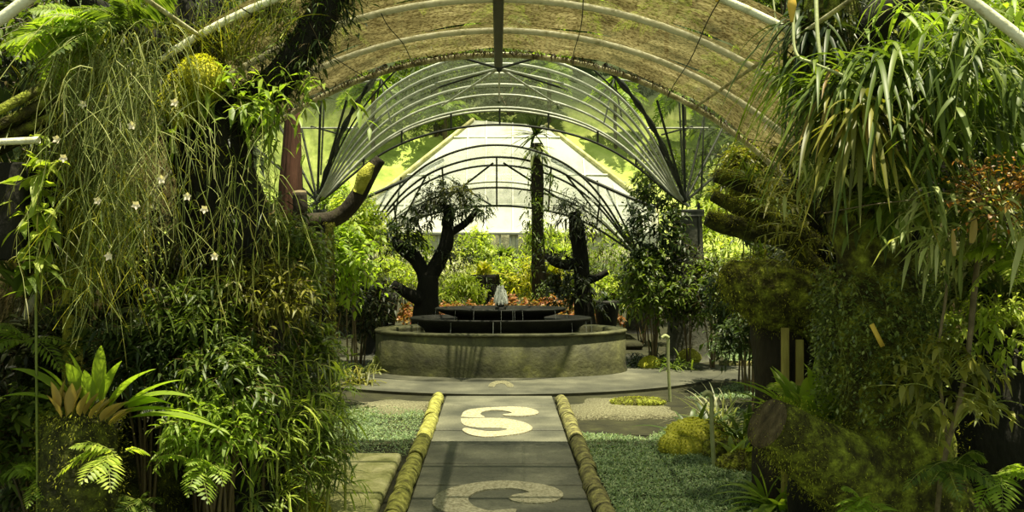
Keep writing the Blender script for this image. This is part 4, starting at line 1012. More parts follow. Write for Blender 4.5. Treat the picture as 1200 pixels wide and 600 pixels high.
# ferns, upper left
for k, (px, py, Y_, n, L, az, mt, lab) in enumerate((
    (118, 35, 4.3, 7, .46, (2.4, 4.2), 'leaf_fern', 'light fern arching left at the very top left'),
    (150, 30, 4.4, 8, .4, (3.6, 6.0), 'leaf_mid', 'fern above the head of the hanging curtain'),
    (60, 30, 4.6, 6, .45, (0, 6.28), 'leaf_mid', 'fern in the top left corner'),
    (340, 20, 5.2, 6, .35, (3, 6), 'leaf_dark', 'small fern behind the top of the leaning bough'))):
    gs, gl = fern(P(px, py, Y_), n, L, 80 + k, (-.1, .8), az, .5, 24, .16, .26)
    plant('fern', lab, 'fern', P(px, py, Y_), [('stems', gs, 'stem_green'), ('fronds', gl, mt)])
shrub(110, 30, 90, 40, 5.4, 'leaf_mid', 'fine leafy growth in the treetop behind the upper left ferns', 'treetop_foliage', 200, .25, 9, .07, .02, 301, rooted=False, stem='stem_brown')
shrub(200, 10, 70, 40, 5.2, 'leaf_olive', 'olive foliage above the moss cushion', 'treetop_foliage', 160, .25, 9, .08, .018, 302, rooted=False)
shrub(30, 70, 60, 50, 6.0, 'leaf_black', 'black-green foliage behind the upper left ferns', 'treetop_foliage', 200, .25, 9, .09, .03, 303, rooted=False)

# timber box with sloping mossy roof at the left edge, its rails
t = thing('timber_box', 'dark timber box under a mossy slatted roof at the left edge', 'box', (P(-25, 0, 4.1)[0], 4.1, 0))
a, b = P(-110, 305, 4.1), P(27, 190, 4.1)
g = Geo(); box(g, (a[0], 4.1, a[2]), (b[0], 4.5, b[2])); bevel(build('body', g, M['bark_dark'], t, False), .01)
for k in range(3):
    p, q = P(-40, 150 + 16 * k, 3.95 + .1 * k), P(58 + 4 * k, 98 + 18 * k, 4.2)
    g = Geo(); trunk(g, [p, (p + q) / 2, q], [.02, .022, .02], 8, 4, .1, 9, k); build('roof_slat', g, M['moss'], t)
g = Geo(); V = [P(-40, 165, 4.0), P(48, 120, 4.2), P(60, 150, 4.6), P(-30, 200, 4.5)]; V += [v + A([0, 0, .02]) for v in V]
g.add(V, [(0, 1, 2, 3), (7, 6, 5, 4), (0, 4, 5, 1), (1, 5, 6, 2), (2, 6, 7, 3), (3, 7, 4, 0)]); build('roof', g, M['moss'], t, False)
g = Geo(); tubes(g, [P(-30, 168, 3.98), P(46, 164, 3.98)], .015, 8); build('rail', g, M['rib_cream'], t)
for x in (-110, -30):
    g = Geo(); p = P(x, 305, 4.2); tubes(g, [[p[0], 4.2, -.03], [p[0], 4.2, p[2] + .05]], .035, 8); build('leg', g, M['bark_dark'], t)

# slender mossy posts
def post(px, y0, y1, Y, r, mat, label, name='mossy_post', seed=1, ms=900, lean=0, cat='post', mmat='leaf_yellow'):
    a = P(px, y1, Y); a = A([a[0], Y, -.03]) if y1 > 380 else a; b = P(px + lean, y0, Y); t = thing(name, label, cat, (a[0], Y, 0))
    g = Geo(); sv, sn = trunk(g, [a, (a + b) / 2 + A([.015, 0, 0]), b], [r, r * .95, r * .9], 14, 10, .14, 10, seed); build('post', g, M[mat], t)
    if ms: g = Geo(); moss(g, sv, sn, ms, .022, .006, seed, 0); build('moss', g, M[mmat], t)
    return t
post(82, 175, 600, 5.1, .05, 'moss_yellow', 'yellow mossy slender trunk left of the hanging curtain', seed=3)
post(386, 262, 500, 7.3, .035, 'moss', 'thin mossy upright pole in front of the dark shrubs, left of the fountain', seed=4, ms=600)
# pale broad-leaf climber beside the box
gs, gl = Geo(), Geo(); rg = np.random.default_rng(4); n = 26
b = np.stack([P(x, y, 4.15) for x, y in zip(rg.uniform(30, 58, n), rg.uniform(170, 330, n))]); sprigs(gs, gl, b, rg.normal(0, .5, (n, 3)) + [.2, -.5, .6], .13, 4, .12, .055, .4, .6, 8, prof='ovate')
tubes(gs, [P(45, 600, 4.2) * [1, 1, 0], P(42, 350, 4.2), P(48, 170, 4.15)], .006, 6)
plant('broadleaf_climber', 'pale broad-leaved climber right of the timber box', 'climber', P(45, 600, 4.2) * [1, 1, 0], [('stems', gs, 'stem_green'), ('foliage', gl, 'leaf_bright')])
# strap plant by the left edge
g = Geo(); c = P(25, 345, 4.2); rosette(g, c, 34, .42, .035, (.3, 1.5), .5, seed=31); 
plant('strap_epiphyte', 'strap-leaved epiphyte low against the left edge, above the light fern', 'plant', c, [('leaves', g, 'leaf_mid'), ('dry_leaves', rosette(Geo(), c, 8, .26, .03, (.8, 1.5), .2, seed=32), 'dry_leaf')])

# stump carrying the orchid
def stump(px, ytop, Y, r, label, seed, mat='moss_dark', mn=7000, mL=.014, lean=0, mmat='leaf_moss', name='mossy_stump'):
    b = P(px + lean, ytop, Y); a = A([P(px, 0, Y)[0], Y, -.04]); t = thing(name, label, 'stump', (a[0], Y, 0))
    g = Geo(); sv, sn = trunk(g, [a, a * .5 + b * .5, b - A([0, 0, .03]), b], [r * 1.25, r, r * 1.02, r * .75], 22, 12, .16, 7, seed); build('trunk', g, M[mat], t)
    g = Geo(); moss(g, sv, sn, mn, mL, mL * .3, seed, .1); o = build('moss', g, M[mmat], t); return t
stump(92, 492, 4.3, .17, 'mossy stump carrying the lance-leaved orchid, lower left', 51)
stump(180, 520, 4.9, .2, 'dark mossy stump behind the orchid, half under ferns', 52)
c = P(100, 480, 4.25)
t = thing('orchid', 'orchid with long lance leaves and yellowish bracts on the lower left stump', 'orchid', c)
rg = np.random.default_rng(77)
spec = [(72, 462, -1.0, .9, .30), (100, 470, -.25, 1.5, .34), (112, 470, .3, 1.3, .42), (128, 478, .75, .9, .44), (135, 480, 1.0, .55, .5), (140, 486, 1.1, .35, .5), (150, 490, 1.15, .2, .44), (96, 468, -.1, 1.4, .28), (118, 474, .5, 1.1, .36), (85, 470, -.7, 1.1, .28), (145, 478, .9, .75, .36), (62, 470, -1.2, .5, .24), (150, 478, 1.0, .5, .33), (105, 480, .1, 1.0, .3)]
for k, (px, py, dx, dz, L) in enumerate(spec):
    g = Geo(); ribbons(g, [P(px, py, 4.2)], [[dx, rg.uniform(-.7, .1), dz]], L, .062 if k % 3 else .08, .28, 10, 'lance', .35, seed=k); build('leaf', g, M['leaf_fern'], t)
for k, (px, py, tx, ty) in enumerate(((66, 478, 60, 446), (80, 482, 84, 448), (94, 484, 104, 458), (106, 487, 124, 464), (118, 490, 140, 470), (72, 486, 56, 462), (128, 494, 148, 478))):
    p, q = P(px, py + 4, 4.15), P(tx, ty, 4.12); g = Geo(); ribbons(g, [p, p + A([.01, .02, 0])], [q - p, q - p + A([.03, .03, .02])], np.linalg.norm(q - p) * 1.1, .05, .1, 8, 'lance', .6, seed=k); build('bract', g, M['dry_leaf'], t)

# ferns of the lower left, each a plant
fl = [(240, 545, 4.3, 8, .30, (3.3, 6.1), 'leaf_fern', 'bright sunlit fern low between orchid and bamboo stand'),
      (215, 520, 4.4, 7, .26, (3.2, 6.0), 'leaf_fern', 'bright fern just above the sunlit low fern'),
      (135, 530, 4.05, 7, .26, (3.6, 6.2), 'leaf_bright', 'light fern hanging from the orchid stump'),
      (50, 560, 4.3, 8, .3, (3, 6.3), 'leaf_fern', 'fern in the lower left corner beside the stump'),
      (290, 375, 5.2, 9, .45, (3.4, 6.6), 'leaf_mid', 'arching fern above the bamboo stand'),
      (330, 345, 5.4, 8, .42, (3.8, 6.8), 'leaf_fern', 'light fern at the top right of the fern bank'),
      (180, 370, 5.0, 9, .45, (3, 6.2), 'leaf_mid', 'fern beneath the end of the hanging curtain'),
      (110, 400, 4.8, 9, .42, (2.8, 6.2), 'leaf_mid', 'fern behind the orchid leaves'),
      (30, 400, 4.6, 9, .38, (3, 6.4), 'leaf_fern', 'light green fern under the left edge strap plant'),
      (235, 420, 4.9, 9, .4, (3.4, 6.4), 'leaf_mid', 'fern in the middle of the fern bank'),
      (270, 470, 4.7, 8, .32, (3.4, 6.4), 'leaf_fern', 'fern at the left edge of the bamboo stand'),
      (85, 365, 5.0, 8, .4, (3, 6.2), 'leaf_dark', 'dark fern beside the mossy slender trunk'),
      (190, 470, 4.5, 8, .3, (3.4, 6.2), 'leaf_dark', 'dark fern right of the orchid'),
      (320, 560, 4.9, 7, .26, (3.4, 6.2), 'leaf_bright', 'bright low fern under the bamboo stand'),
      (160, 590, 4.4, 8, .3, (3.2, 6.2), 'leaf_mid', 'fern at the bottom edge right of the stump')]
for k, (px, py, Y_, n, L, az, mt, lab) in enumerate(fl):
    gs, gl = fern(P(px, py, Y_), n, L * (.8 if k < 4 else .68), 90 + k, (.0, 1.1), az, .6, 13, .22, .32)
    plant('fern', lab, 'fern', P(px, py, Y_), [('stems', gs, 'stem_green'), ('fronds', gl, mt)])
# leafy bank
bank = [(235, 375, 50, 36, 4.75, 'leaf_mid', .10, .02, 'lance-leaved shrub in the middle of the left bank, above the ferns'),
        (300, 350, 46, 34, 4.85, 'leaf_olive', .09, .018, 'olive lance-leaved shrub under the sparse hanging stems'),
        (265, 445, 44, 36, 4.6, 'leaf_mid', .10, .022, 'lance-leaved shrub left of the cane stand'),
        (175, 420, 44, 34, 4.7, 'leaf_dark', .10, .022, 'dark lance-leaved shrub right of the orchid'),
        (325, 300, 40, 34, 5.3, 'leaf_mid', .09, .02, 'lance-leaved shrub below the faded pinkish flowers'),
        (255, 500, 40, 30, 4.5, 'leaf_fern', .09, .022, 'light lance-leaved shrub beside the sunlit low fern'),
        (340, 530, 50, 34, 5.1, 'leaf_mid', .11, .014, 'narrow-leaved growth at the foot of the canes'),
        (300, 320, 70, 45, 5.8, 'leaf_mid', .08, .022, 'leafy bank under the hanging stems, right part'),
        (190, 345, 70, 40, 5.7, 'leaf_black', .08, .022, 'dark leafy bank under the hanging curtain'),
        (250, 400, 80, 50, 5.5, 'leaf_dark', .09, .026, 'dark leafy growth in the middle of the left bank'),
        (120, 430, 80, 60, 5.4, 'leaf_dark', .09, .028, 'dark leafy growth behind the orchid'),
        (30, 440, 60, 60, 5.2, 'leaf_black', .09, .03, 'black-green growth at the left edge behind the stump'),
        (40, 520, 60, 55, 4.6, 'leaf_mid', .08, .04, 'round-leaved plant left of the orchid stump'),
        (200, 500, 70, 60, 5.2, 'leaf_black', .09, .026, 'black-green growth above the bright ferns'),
        (300, 470, 70, 60, 5.6, 'leaf_dark', .11, .022, 'dark growth behind the bamboo stand'),
        (325, 300, 50, 32, 6.3, 'leaf_mid', .09, .024, 'leafy shrub below the upright log stub'),
        (290, 280, 50, 40, 6.0, 'leaf_dark', .09, .026, 'dark shrub behind the olive hanging stems'),
        (150, 300, 60, 70, 5.9, 'leaf_black', .08, .02, 'black-green shrub behind the hanging curtain'),
        (100, 240, 60, 80, 6.2, 'leaf_olive', .08, .022, 'olive shrub glimpsed through the hanging curtain'),
        (20, 300, 50, 60, 5.8, 'leaf_mid', .1, .04, 'green shrub below the timber box'),
        (90, 580, 90, 30, 5.0, 'leaf_dark', .08, .03, 'low dark growth at the lower left corner'),
        (345, 420, 40, 40, 6.2, 'leaf_mid', .1, .024, 'green shrub at the back of the bamboo stand'),
        (230, 590, 60, 24, 5.2, 'leaf_mid', .07, .03, 'low green growth at the bottom under the sunlit fern')]
for k, (px, py, rx, ry, Y_, mt, L, W, lab) in enumerate(bank):
    shrub(px, py, rx, ry, Y_, mt, lab, ns=210, TL=.18, L=L, W=W, seed=400 + k, tr=.003, prof='ovate' if W > .035 else 'lance', cat='shrub')
# bamboo-like canes with whorls of narrow leaves
rg = np.random.default_rng(15)
canes = [(275, 400, 5.0), (292, 420, 4.9), (305, 388, 5.3), (318, 410, 5.0), (332, 395, 5.4), (345, 420, 5.2), (358, 400, 5.5), (372, 425, 5.3), (385, 415, 5.6), (397, 440, 5.5), (300, 455, 4.7), (335, 460, 4.8), (366, 465, 5.0), (386, 475, 5.2)]
where = ['leftmost, beside the ferns', 'second from the left', 'rising behind the first two', 'left of the middle', 'tall one in the middle', 'middle, leaning front', 'right of the middle', 'tall one near the mossy pole', 'behind the right end', 'rightmost, over the lawn edge', 'low front left', 'low front middle', 'low front right', 'low at the flagstones']
for k, (px, py, Y_) in enumerate(canes):
    top = P(px, py, Y_); bx = P(px + rg.uniform(-12, 12), 0, Y_)[0]; a = A([bx, Y_, -.02])
    gs, gl = Geo(), Geo(); s = np.linspace(0, 1, 10)[:, None]; path = a * (1 - s) + top * s + A([.04 * math.sin(k), 0, 0]) * np.sin(s * PI)
    tubes(gs, path, .009 - .004 * s[:, 0], 6)
    n = 22; tt = rg.uniform(.2, 1, n); b = a * (1 - tt[:, None]) + top * tt[:, None] + A([.04 * math.sin(k), 0, 0]) * np.sin(tt * PI)[:, None]
    sprigs(gs, gl, b, rg.normal(size=(n, 3)) * [1, 1, .3] + UP * .5, .14, 6, .14, .015, .4, .5, 500 + k, seg=4, tip=.8)
    plant('bamboo_cane', 'narrow-leaved cane of the left stand, ' + where[k], 'bamboo', a, [('cane', gs, 'stem_green'), ('foliage', gl, ('leaf_fern', 'leaf_mid', 'leaf_bright')[k % 3])], 'narrow-leaved canes by the left lawn')

# the curved log with its sawn stub, reddish board behind
LY = 8.2
t = thing('curved_log', 'curved dark log reaching over the shrubs left of the canopy', 'log', P(350, 270, LY))
g = Geo(); trunk(g, [P(312, 290, LY), P(330, 272, LY), P(360, 262, LY), P(395, 255, LY), P(418, 232, LY), P(432, 205, LY), P(446, 186, LY)], [.085, .085, .08, .075, .07, .065, .045], 16, 8, .14, 7, 6); build('log', g, M['bark'], t)
g = Geo(); trunk(g, [P(340, 275, LY - .05), P(351, 250, LY - .12), P(351, 226, LY - .12)], [.07, .065, .062], 16, 6, .06, 8, 7); o = build('stub', g, M['bark'], t)
build('cut_face', disc(P(351, 225.5, LY - .12), (0, -.25, 1), .058), M['cut_wood'], t)
g = Geo(); trunk(g, [P(420, 226, LY - .04), P(428, 206, LY - .05), P(436, 192, LY - .05)], [.05, .07, .03], 12, 6, .2, 9, 8); build('moss_patch', g, M['moss_yellow'], t)
for (px, d) in ((330, -1), (380, 1)):
    p = P(px, 265, LY); g = Geo(); trunk(g, [(p[0], LY + .05, -.03), (p[0] + .03, LY + .03, p[2] * .5), p], [.09, .07, .07], 12, 6, .12, 7, 3); build('prop', g, M['bark_dark'], t)
t = thing('wooden_upright', 'tapered reddish-brown timber upright behind the sawn log stub', 'post', (P(340, 0, 8.9)[0], 8.9, 0))
g = Geo(); a0, a1 = P(340, 250, 8.9), P(343, 128, 8.9)
trunk(g, [(a0[0], 8.9, -.03), a0, (a0 + a1) / 2, a1], [.12, .12, .10, .07], 4, 6, .02, 3, 2); build('post', g, M['brown_wood'], t)
g = Geo(); tubes(g, [P(334, 262, 8.75), P(341, 128, 8.78)], .02, 6); build('batten', g, M['brown_wood'], t)
# white-flowered pinkish orchid spray
gs, gl = Geo(), Geo(); rg = np.random.default_rng(3); n = 16; b = P(308, 262, 5.6) + rg.normal(0, .07, (n, 3)); sprigs(gs, gl, b, rg.normal(size=(n, 3)), .05, 5, .025, .02, .2, .2, 3, prof='ovate')
tubes(gs, [P(300, 330, 5.7), P(308, 262, 5.6)], .006, 5)
plant('orchid_spray', 'small spray of faded pinkish flowers left of the curved log', 'flower', P(300, 330, 5.7), [('stem', gs, 'stem_green'), ('petals', gl, 'petal_pink')])

# boulder and mossy edging, lower left
def rock(px, py, Y, r, mat, label, seed, mn=0, name='mossy_rock', cat='rock', mmat='leaf_moss', ground=True):
    c = P(px, py, Y)
    if ground: c[2] = r[2] * .45
    g, sv, sn = blob(c, r, .16, 2.4, seed); t = thing(name, label, cat, (c[0], c[1], 0 if ground else c[2])); build('stone', g, M[mat], t)
    if mn: g = Geo(); k = sn[:, 2] > -.2; moss(g, sv[k], sn[k], mn * 3, .016, .006, seed, .2); build('moss', g, M['leaf_yellow' if mat == 'moss_yellow' else mmat], t)
    return t
rock(345, 575, 5.4, (.2, .16, .11), 'moss_yellow', 'yellow mossy boulder under the bamboo stand', 3, 1200)
rock(235, 600, 5.0, (.3, .2, .12), 'moss_dark', 'dark mossy boulder at the bottom left', 4, 900, mmat='leaf_mid')
rock(120, 605, 4.5, (.2, .16, .14), 'moss', 'mossy boulder at the foot of the orchid stump', 5, 900)

# ================================================================== right foreground
RY = 4.7
t = thing('mossy_tree', 'huge moss-covered tree with sawn low bough, right foreground', 'tree', (P(1040, 0, RY)[0], RY, 0))
limbs = [([(P(1065, 0, RY)[0], RY, -.05), P(1055, 560, RY), P(1035, 470, RY), P(1032, 380, RY), P(1025, 300, RY), P(1000, 200, RY), P(985, 100, RY), P(975, -60, RY)], [.42, .33, .23, .20, .18, .17, .17, .15]),
         ([P(1075, 610, RY), P(1000, 556, RY - .12), P(940, 520, RY - .2), P(900, 497, RY - .28)], [.27, .20, .16, .135]),
         ([P(1045, 300, RY), P(1075, 240, RY + .1), P(1120, 200, RY + .2), P(1180, 170, RY + .3)], [.12, .1, .08, .06]),
         ([P(990, 60, RY), P(1030, 20, RY - .1), P(1080, -20, RY - .1)], [.12, .1, .08])]
mats = ['moss', 'moss', 'bark_dark', 'bark_dark']; rsv = []
for k, (pts, rad) in enumerate(limbs):
    g = Geo(); sv, sn = trunk(g, pts, rad, 28, 10, .2, 6, 70 + k); rsv.append((sv, sn)); build('trunk' if k == 0 else 'bough', g, M[mats[k]], t)
e = P(900, 497, RY - .28); d = nrm(P(900, 497, RY - .28) - P(940, 520, RY - .2)); d = nrm(d + A([-.55, -.1, .35]))
g = disc(e + d * .004, d, .125, .012, 26); build('cut_face', g, M['cut_dark'], t)
g = Geo(); moss(g, *rsv[1], 9000, .011, .004, 3, .3); k = rsv[0][0][:, 2] < 1.0; moss(g, rsv[0][0][k], rsv[0][1][k], 10000, .012, .0045, 4, .1); build('moss', g, M['leaf_moss'], t).__setitem__('kind', 'stuff')
g = Geo(); k = rsv[0][0][:, 2] > 1.7; moss(g, rsv[0][0][k], rsv[0][1][k], 2500, .06, .012, 5, -.3); build('bark_ferns', g, M['leaf_black'], t).__setitem__('kind', 'stuff')

# creeping plant wrapped round the trunk
c = P(1030, 392, RY - .03); rg = np.random.default_rng(8); n = 8500
a = rg.uniform(0, 2 * PI, n); zz = rg.beta(1.6, 2.0, n); z = c[2] + .36 - zz * .86; tp = np.sin(PI * np.clip(zz, .02, .98) ** .8) ** .4
rr = (.215 + .06 * tp) + rg.normal(0, .028, n)
B = np.stack([c[0] + rr * np.cos(a), RY + rr * np.sin(a) * .95, z], -1); N_ = np.stack([np.cos(a), np.sin(a), 0 * a], -1)
g = Geo(); ribbons(g, B, N_ * .5 + rg.normal(0, 1, (n, 3)), rg.uniform(.016, .03, n), rg.uniform(.011, .019, n), .2, 2, 'ovate', .1)
gs = Geo(); m = 36; a = rg.uniform(PI, 2 * PI, m); s = np.linspace(0, 1, 8); zt = c[2] + rg.uniform(-.1, .33, m)
Pt = np.stack([c[0] + (.26 + .01 * s)[None] * np.cos(a[:, None] + .2 * np.sin(s * 4)), RY + .25 * np.sin(a[:, None] + .2 * np.sin(s * 4)), zt[:, None] - .5 * s[None] * rg.uniform(.5, 1, (m, 1))], -1); tubes(gs, Pt, .001, 3)
q = Pt[:, 4:].reshape(-1, 3); ribbons(g, q, rg.normal(size=q.shape), .02, .014, .3, 2, 'ovate', .1)
plant('trailing_creeper', 'dense small-leaved creeper wrapped round the mossy trunk', 'creeper', (c[0], RY, c[2]), [('stems', gs, 'stem_green'), ('foliage', g, 'leaf_creeper')])
# yellow plant label on it
t = thing('plant_tag', 'slanted yellow plant tag on the creeper-wrapped trunk', 'tag', P(1028, 393, RY - .33))
cc_ = P(1028, 393, RY - .34); u = nrm(A([.25, 0, -.5])); v = A([u[2], 0, -u[0]]) * -1; g = Geo()
V = []
for dy in (0, .003): V += [cc_ + u * (-.058) + v * .011 + [0, dy, 0], cc_ + u * .058 + v * .011 + [0, dy, 0], cc_ + u * .058 - v * .011 + [0, dy, 0], cc_ + u * (-.058) - v * .011 + [0, dy, 0]]
g.add(V, [(0, 1, 2, 3), (7, 6, 5, 4), (0, 4, 5, 1), (1, 5, 6, 2), (2, 6, 7, 3), (3, 7, 4, 0)]); build('strip', g, M['yellow_tag'], t, False)
g = Geo(); tubes(g, [cc_ - u * .05, cc_ - u * .05 + A([0, .1, 0])], .002, 5); build('wire', g, M['steel_dark'], t)

# second mossy stump with broken head, and its stakes
SY = 5.9
t = thing('broken_stump', 'thick mossy broken stump between lawn and mossy tree', 'stump', (P(915, 0, SY)[0], SY, 0))
g = Geo(); sv, sn = trunk(g, [(P(918, 0, SY)[0], SY, -.04), P(915, 440, SY), P(912, 390, SY), P(910, 350, SY)], [.2, .17, .16, .19], 22, 10, .14, 7, 4); build('trunk', g, M['bark'], t)
g = Geo(); sv, sn = trunk(g, [P(985, 372, SY), P(940, 358, SY - .05), P(900, 345, SY - .1), P(868, 328, SY - .15), P(850, 312, SY - .15)], [.2, .21, .19, .13, .05], 24, 10, .22, 6, 5); build('head', g, M['moss'], t)
g = Geo(); moss(g, sv, sn, 9000, .013, .005, 6, .1); build('moss', g, M['leaf_moss'], t)
# three mossy log fingers
fing = [([(965, 330), (925, 285), (885, 272), (845, 262), (828, 256)], .075, 'lowest of the three mossy log fingers', 6.6), ([(960, 290), (905, 256), (870, 245), (835, 229)], .065, 'middle one of the three mossy log fingers', 6.7), ([(955, 250), (915, 228), (875, 215), (838, 206)], .07, 'topmost of the three mossy log fingers', 6.9)]
for k, (pp, r, lab, Yk) in enumerate(fing):
    pts = [P(x, y, Yk + .0 * j) for j, (x, y) in enumerate(pp)]; t = thing('mossy_log', lab + ' pointing left', 'log', pts[0])
    g = Geo(); sv, sn = trunk(g, pts, [r * 1.2, r, r, r * .95, r * .7], 18, 9, .14, 8, 20 + k); build('log', g, M['moss_dark'], t)
    g = Geo(); i = sn[:, 2] > .1; moss(g, sv[i], sn[i], 3000, .015, .005, k, .3); build('moss', g, M['leaf_moss'], t)
t = thing('dark_trunk', 'dark upright trunk carrying the mossy log fingers', 'tree', (P(962, 0, 7)[0], 7, 0))
g = Geo(); sv, sn = trunk(g, [(P(962, 0, 7)[0], 7, -.03), P(962, 350, 7), P(958, 220, 7), P(945, 100, 7)], [.24, .2, .18, .12], 16, 10, .15, 7, 9); build('trunk', g, M['bark_dark'], t)
g = Geo(); moss(g, sv, sn, 2500, .10, .02, 4, -.3); build('bark_ferns', g, M['leaf_dark'], t)
# leafy epiphytes standing on the log fingers
for k, (px, py, Y_, L, mt, lab) in enumerate(((880, 210, 6.7, .3, 'leaf_mid', 'spiky epiphyte on the topmost mossy log finger'), (905, 238, 6.5, .28, 'leaf_pale', 'pale spiky epiphyte where the log fingers meet'), (890, 300, 6.2, .22, 'leaf_mid', 'spiky epiphyte below the lowest mossy log finger'))):
    g = Geo(); rosette(g, P(px, py, Y_), 40, L, .016, (-.2, 1.4), .5, seed=600 + k); plant('spiky_epiphyte', lab, 'plant', P(px, py, Y_), [('leaves', g, mt)])
for k, (px, y0, y1, Y_, lab) in enumerate(((920, 384, 440, 5.6, 'yellow-green wooden stake at the foot of the broken stump'), (937, 398, 450, 5.65, 'shorter wooden stake right of the yellow-green one'))):
    a = P(px, y1, Y_); b = P(px, y0, Y_); g = Geo(); box(g, (a[0] - .022, Y_ - .015, -.03), (a[0] + .022, Y_ + .015, b[2])); t = thing('wooden_stake', lab, 'stake', (a[0], Y_, 0)); bevel(build('stake', g, M['stake_wood'], t, False), .004)

# mossy rocks between lawn and plants
for k, (px, py, Y_, r, mt, lab) in enumerate(((812, 478, 7.3, (.2, .16, .17), 'moss_yellow', 'tallest yellow mossy rock at the right lawn edge'), (800, 488, 7.1, (.17, .14, .11), 'moss_yellow', 'flat mossy rock before the tallest one'), (848, 490, 7.0, (.18, .14, .11), 'moss', 'mossy rock right of the bent hose pole'),
    (832, 470, 7.5, (.16, .14, .13), 'moss', 'mossy rock behind the hose pole'), (745, 458, 9.2, (.28, .14, .06), 'moss', 'low mossy hump at the far end of the right lawn'), (808, 402, 12.6, (.16, .14, .12), 'moss_yellow', 'small yellow mossy rock near the right pillar'),
    (760, 404, 12.0, (.14, .12, .10), 'moss_yellow', 'small yellow mossy rock beside the right side path'), (868, 500, 6.6, (.17, .14, .10), 'moss', 'mossy rock near the sawn bough end'))):
    rock(px, py, Y_, r, mt, lab, 30 + k, 800)
rock(965, 520, 5.3, (.2, .18, .56), 'bark_dark', 'dark mossy hump behind the sawn bough, under the strap plants', 57, 900, mmat='leaf_moss')
rock(1065, 598, 4.0, (.14, .1, .09), 'rock_grey', 'bare grey rock at the bottom before the mossy tree', 50)
rock(1110, 560, 4.3, (.2, .15, .17), 'moss', 'mossy mound right of the mossy tree foot', 51, 1500)
rock(1190, 600, 4.2, (.3, .2, .2), 'moss_dark', 'dark mossy mound in the lower right corner', 52, 1500, mmat='leaf_moss')
# hose poles
def hose(px, y0, y1, Y, label, seed):
    a = P(px, y1, Y); b = P(px, y0, Y); t = thing('hose_pole', label, 'pole', (a[0], Y, 0))
    g = Geo(); tubes(g, smoothpath([(a[0] + .02, Y, -.03), (a[0], Y, b[2] * .6), (b[0], Y, b[2] - .03), (b[0] - .02, Y, b[2])], 5), .016, 8); build('pole', g, M['pipe_green'], t)
    g = Geo(); tubes(g, smoothpath([(b[0] + .005, Y, b[2] - .01), (b[0] - .03, Y, b[2] + .012), (b[0] - .06, Y, b[2] - .01)], 4), .02, 8); build('nozzle', g, M['pipe_green'], t)
hose(834, 462, 530, 6.6, 'pale green hose pole with bent nozzle standing in the right lawn', 1)
hose(783, 395, 455, 9.6, 'thin hose pole farther back by the side path', 2)

# strap plants, right bed
for k, (px, Y_, L, W, n, mt, el, lab) in enumerate((
    (845, 8.0, .62, .02, 110, 'leaf_grey', (.3, 1.5), 'silvery spiky strap plant at the right lawn edge'),
    (820, 7.7, .5, .045, 44, 'leaf_dark', (.2, 1.3), 'dark strap plant in front of the silvery one'),
    (878, 7.2, .6, .055, 42, 'leaf_mid', (.3, 1.4), 'broad strap plant right of the silvery one'),
    (908, 5.62, .5, .045, 40, 'leaf_fern', (.3, 1.4), 'light strap plant before the broken stump'),
    (948, 4.95, .6, .06, 44, 'leaf_fern', (.4, 1.5), 'tall broad strap plant above the sawn bough'),
    (978, 4.95, .52, .055, 34, 'leaf_fern', (.4, 1.4), 'strap plant between broken stump and mossy trunk'),
    (868, 6.8, .4, .05, 30, 'leaf_bright', (.2, 1.4), 'small bright strap plant behind the right mossy rock'))):
    c = A([P(px, 0, Y_)[0], Y_, .58 if 930 < px < 1000 else 0.]); g = Geo(); rosette(g, c, n, L, W, el, .45, seed=700 + k, prof='lance' if W > .04 else 'blade', clump=.05); plant('strap_plant', lab, 'plant', c, [('leaves', g, mt)])
gs, gl = fern(P(945, 470, 5.1), 8, .3, 720, (.2, 1.2), (2.5, 6), .6, 15, .26, .34); plant('fern', 'bright small fern under the tall strap plant on the right', 'fern', P(945, 470, 5.1), [('stems', gs, 'stem_green'), ('fronds', gl, 'leaf_bright')])

# hanging strap-leaved epiphytes, upper right
hs_ = [(985, 100, 4.35, .42, .020, 130, 'leaf_mid', (2.6, 6.6), 'big hanging strap-leaved epiphyte on the upper right trunk'),
       (1045, 75, 4.2, .44, .022, 110, 'leaf_mid', (3.0, 6.8), 'hanging strap-leaved epiphyte beside the big one, toward the right'),
       (940, 80, 4.9, .32, .014, 110, 'leaf_fern', (2.0, 5.5), 'light hanging epiphyte against the amber roof on the right'),
       (1010, 135, 4.15, .34, .024, 70, 'leaf_olive', (3.0, 6.4), 'lower hanging epiphyte with pale strap leaves over the dark trunk'),
       (955, 35, 4.7, .32, .024, 70, 'leaf_dark', (2.5, 6), 'dark strap epiphyte at the top of the upper right trunk'),
       (1070, 120, 4.5, .4, .022, 80, 'leaf_dark', (3.4, 7), 'dark hanging epiphyte behind the bamboo sprays')]
for k, (px, py, Y_, L, W, n, mt, az, lab) in enumerate(hs_):
    g = Geo(); c = P(px, py, Y_); rosette(g, c, n, L, W, (-.5, 1.0), .95, az, 740 + k, 9, 'strap', .3, .07)
    parts = [('leaves', g, mt)]
    if k in (0, 3): parts.append(('dry_leaves', rosette(Geo(), c, 9, L * .8, W, (-.2, .9), 1.0, az, 760 + k, 9), 'dry_leaf'))
    plant('strap_epiphyte', lab, 'plant', c, parts)
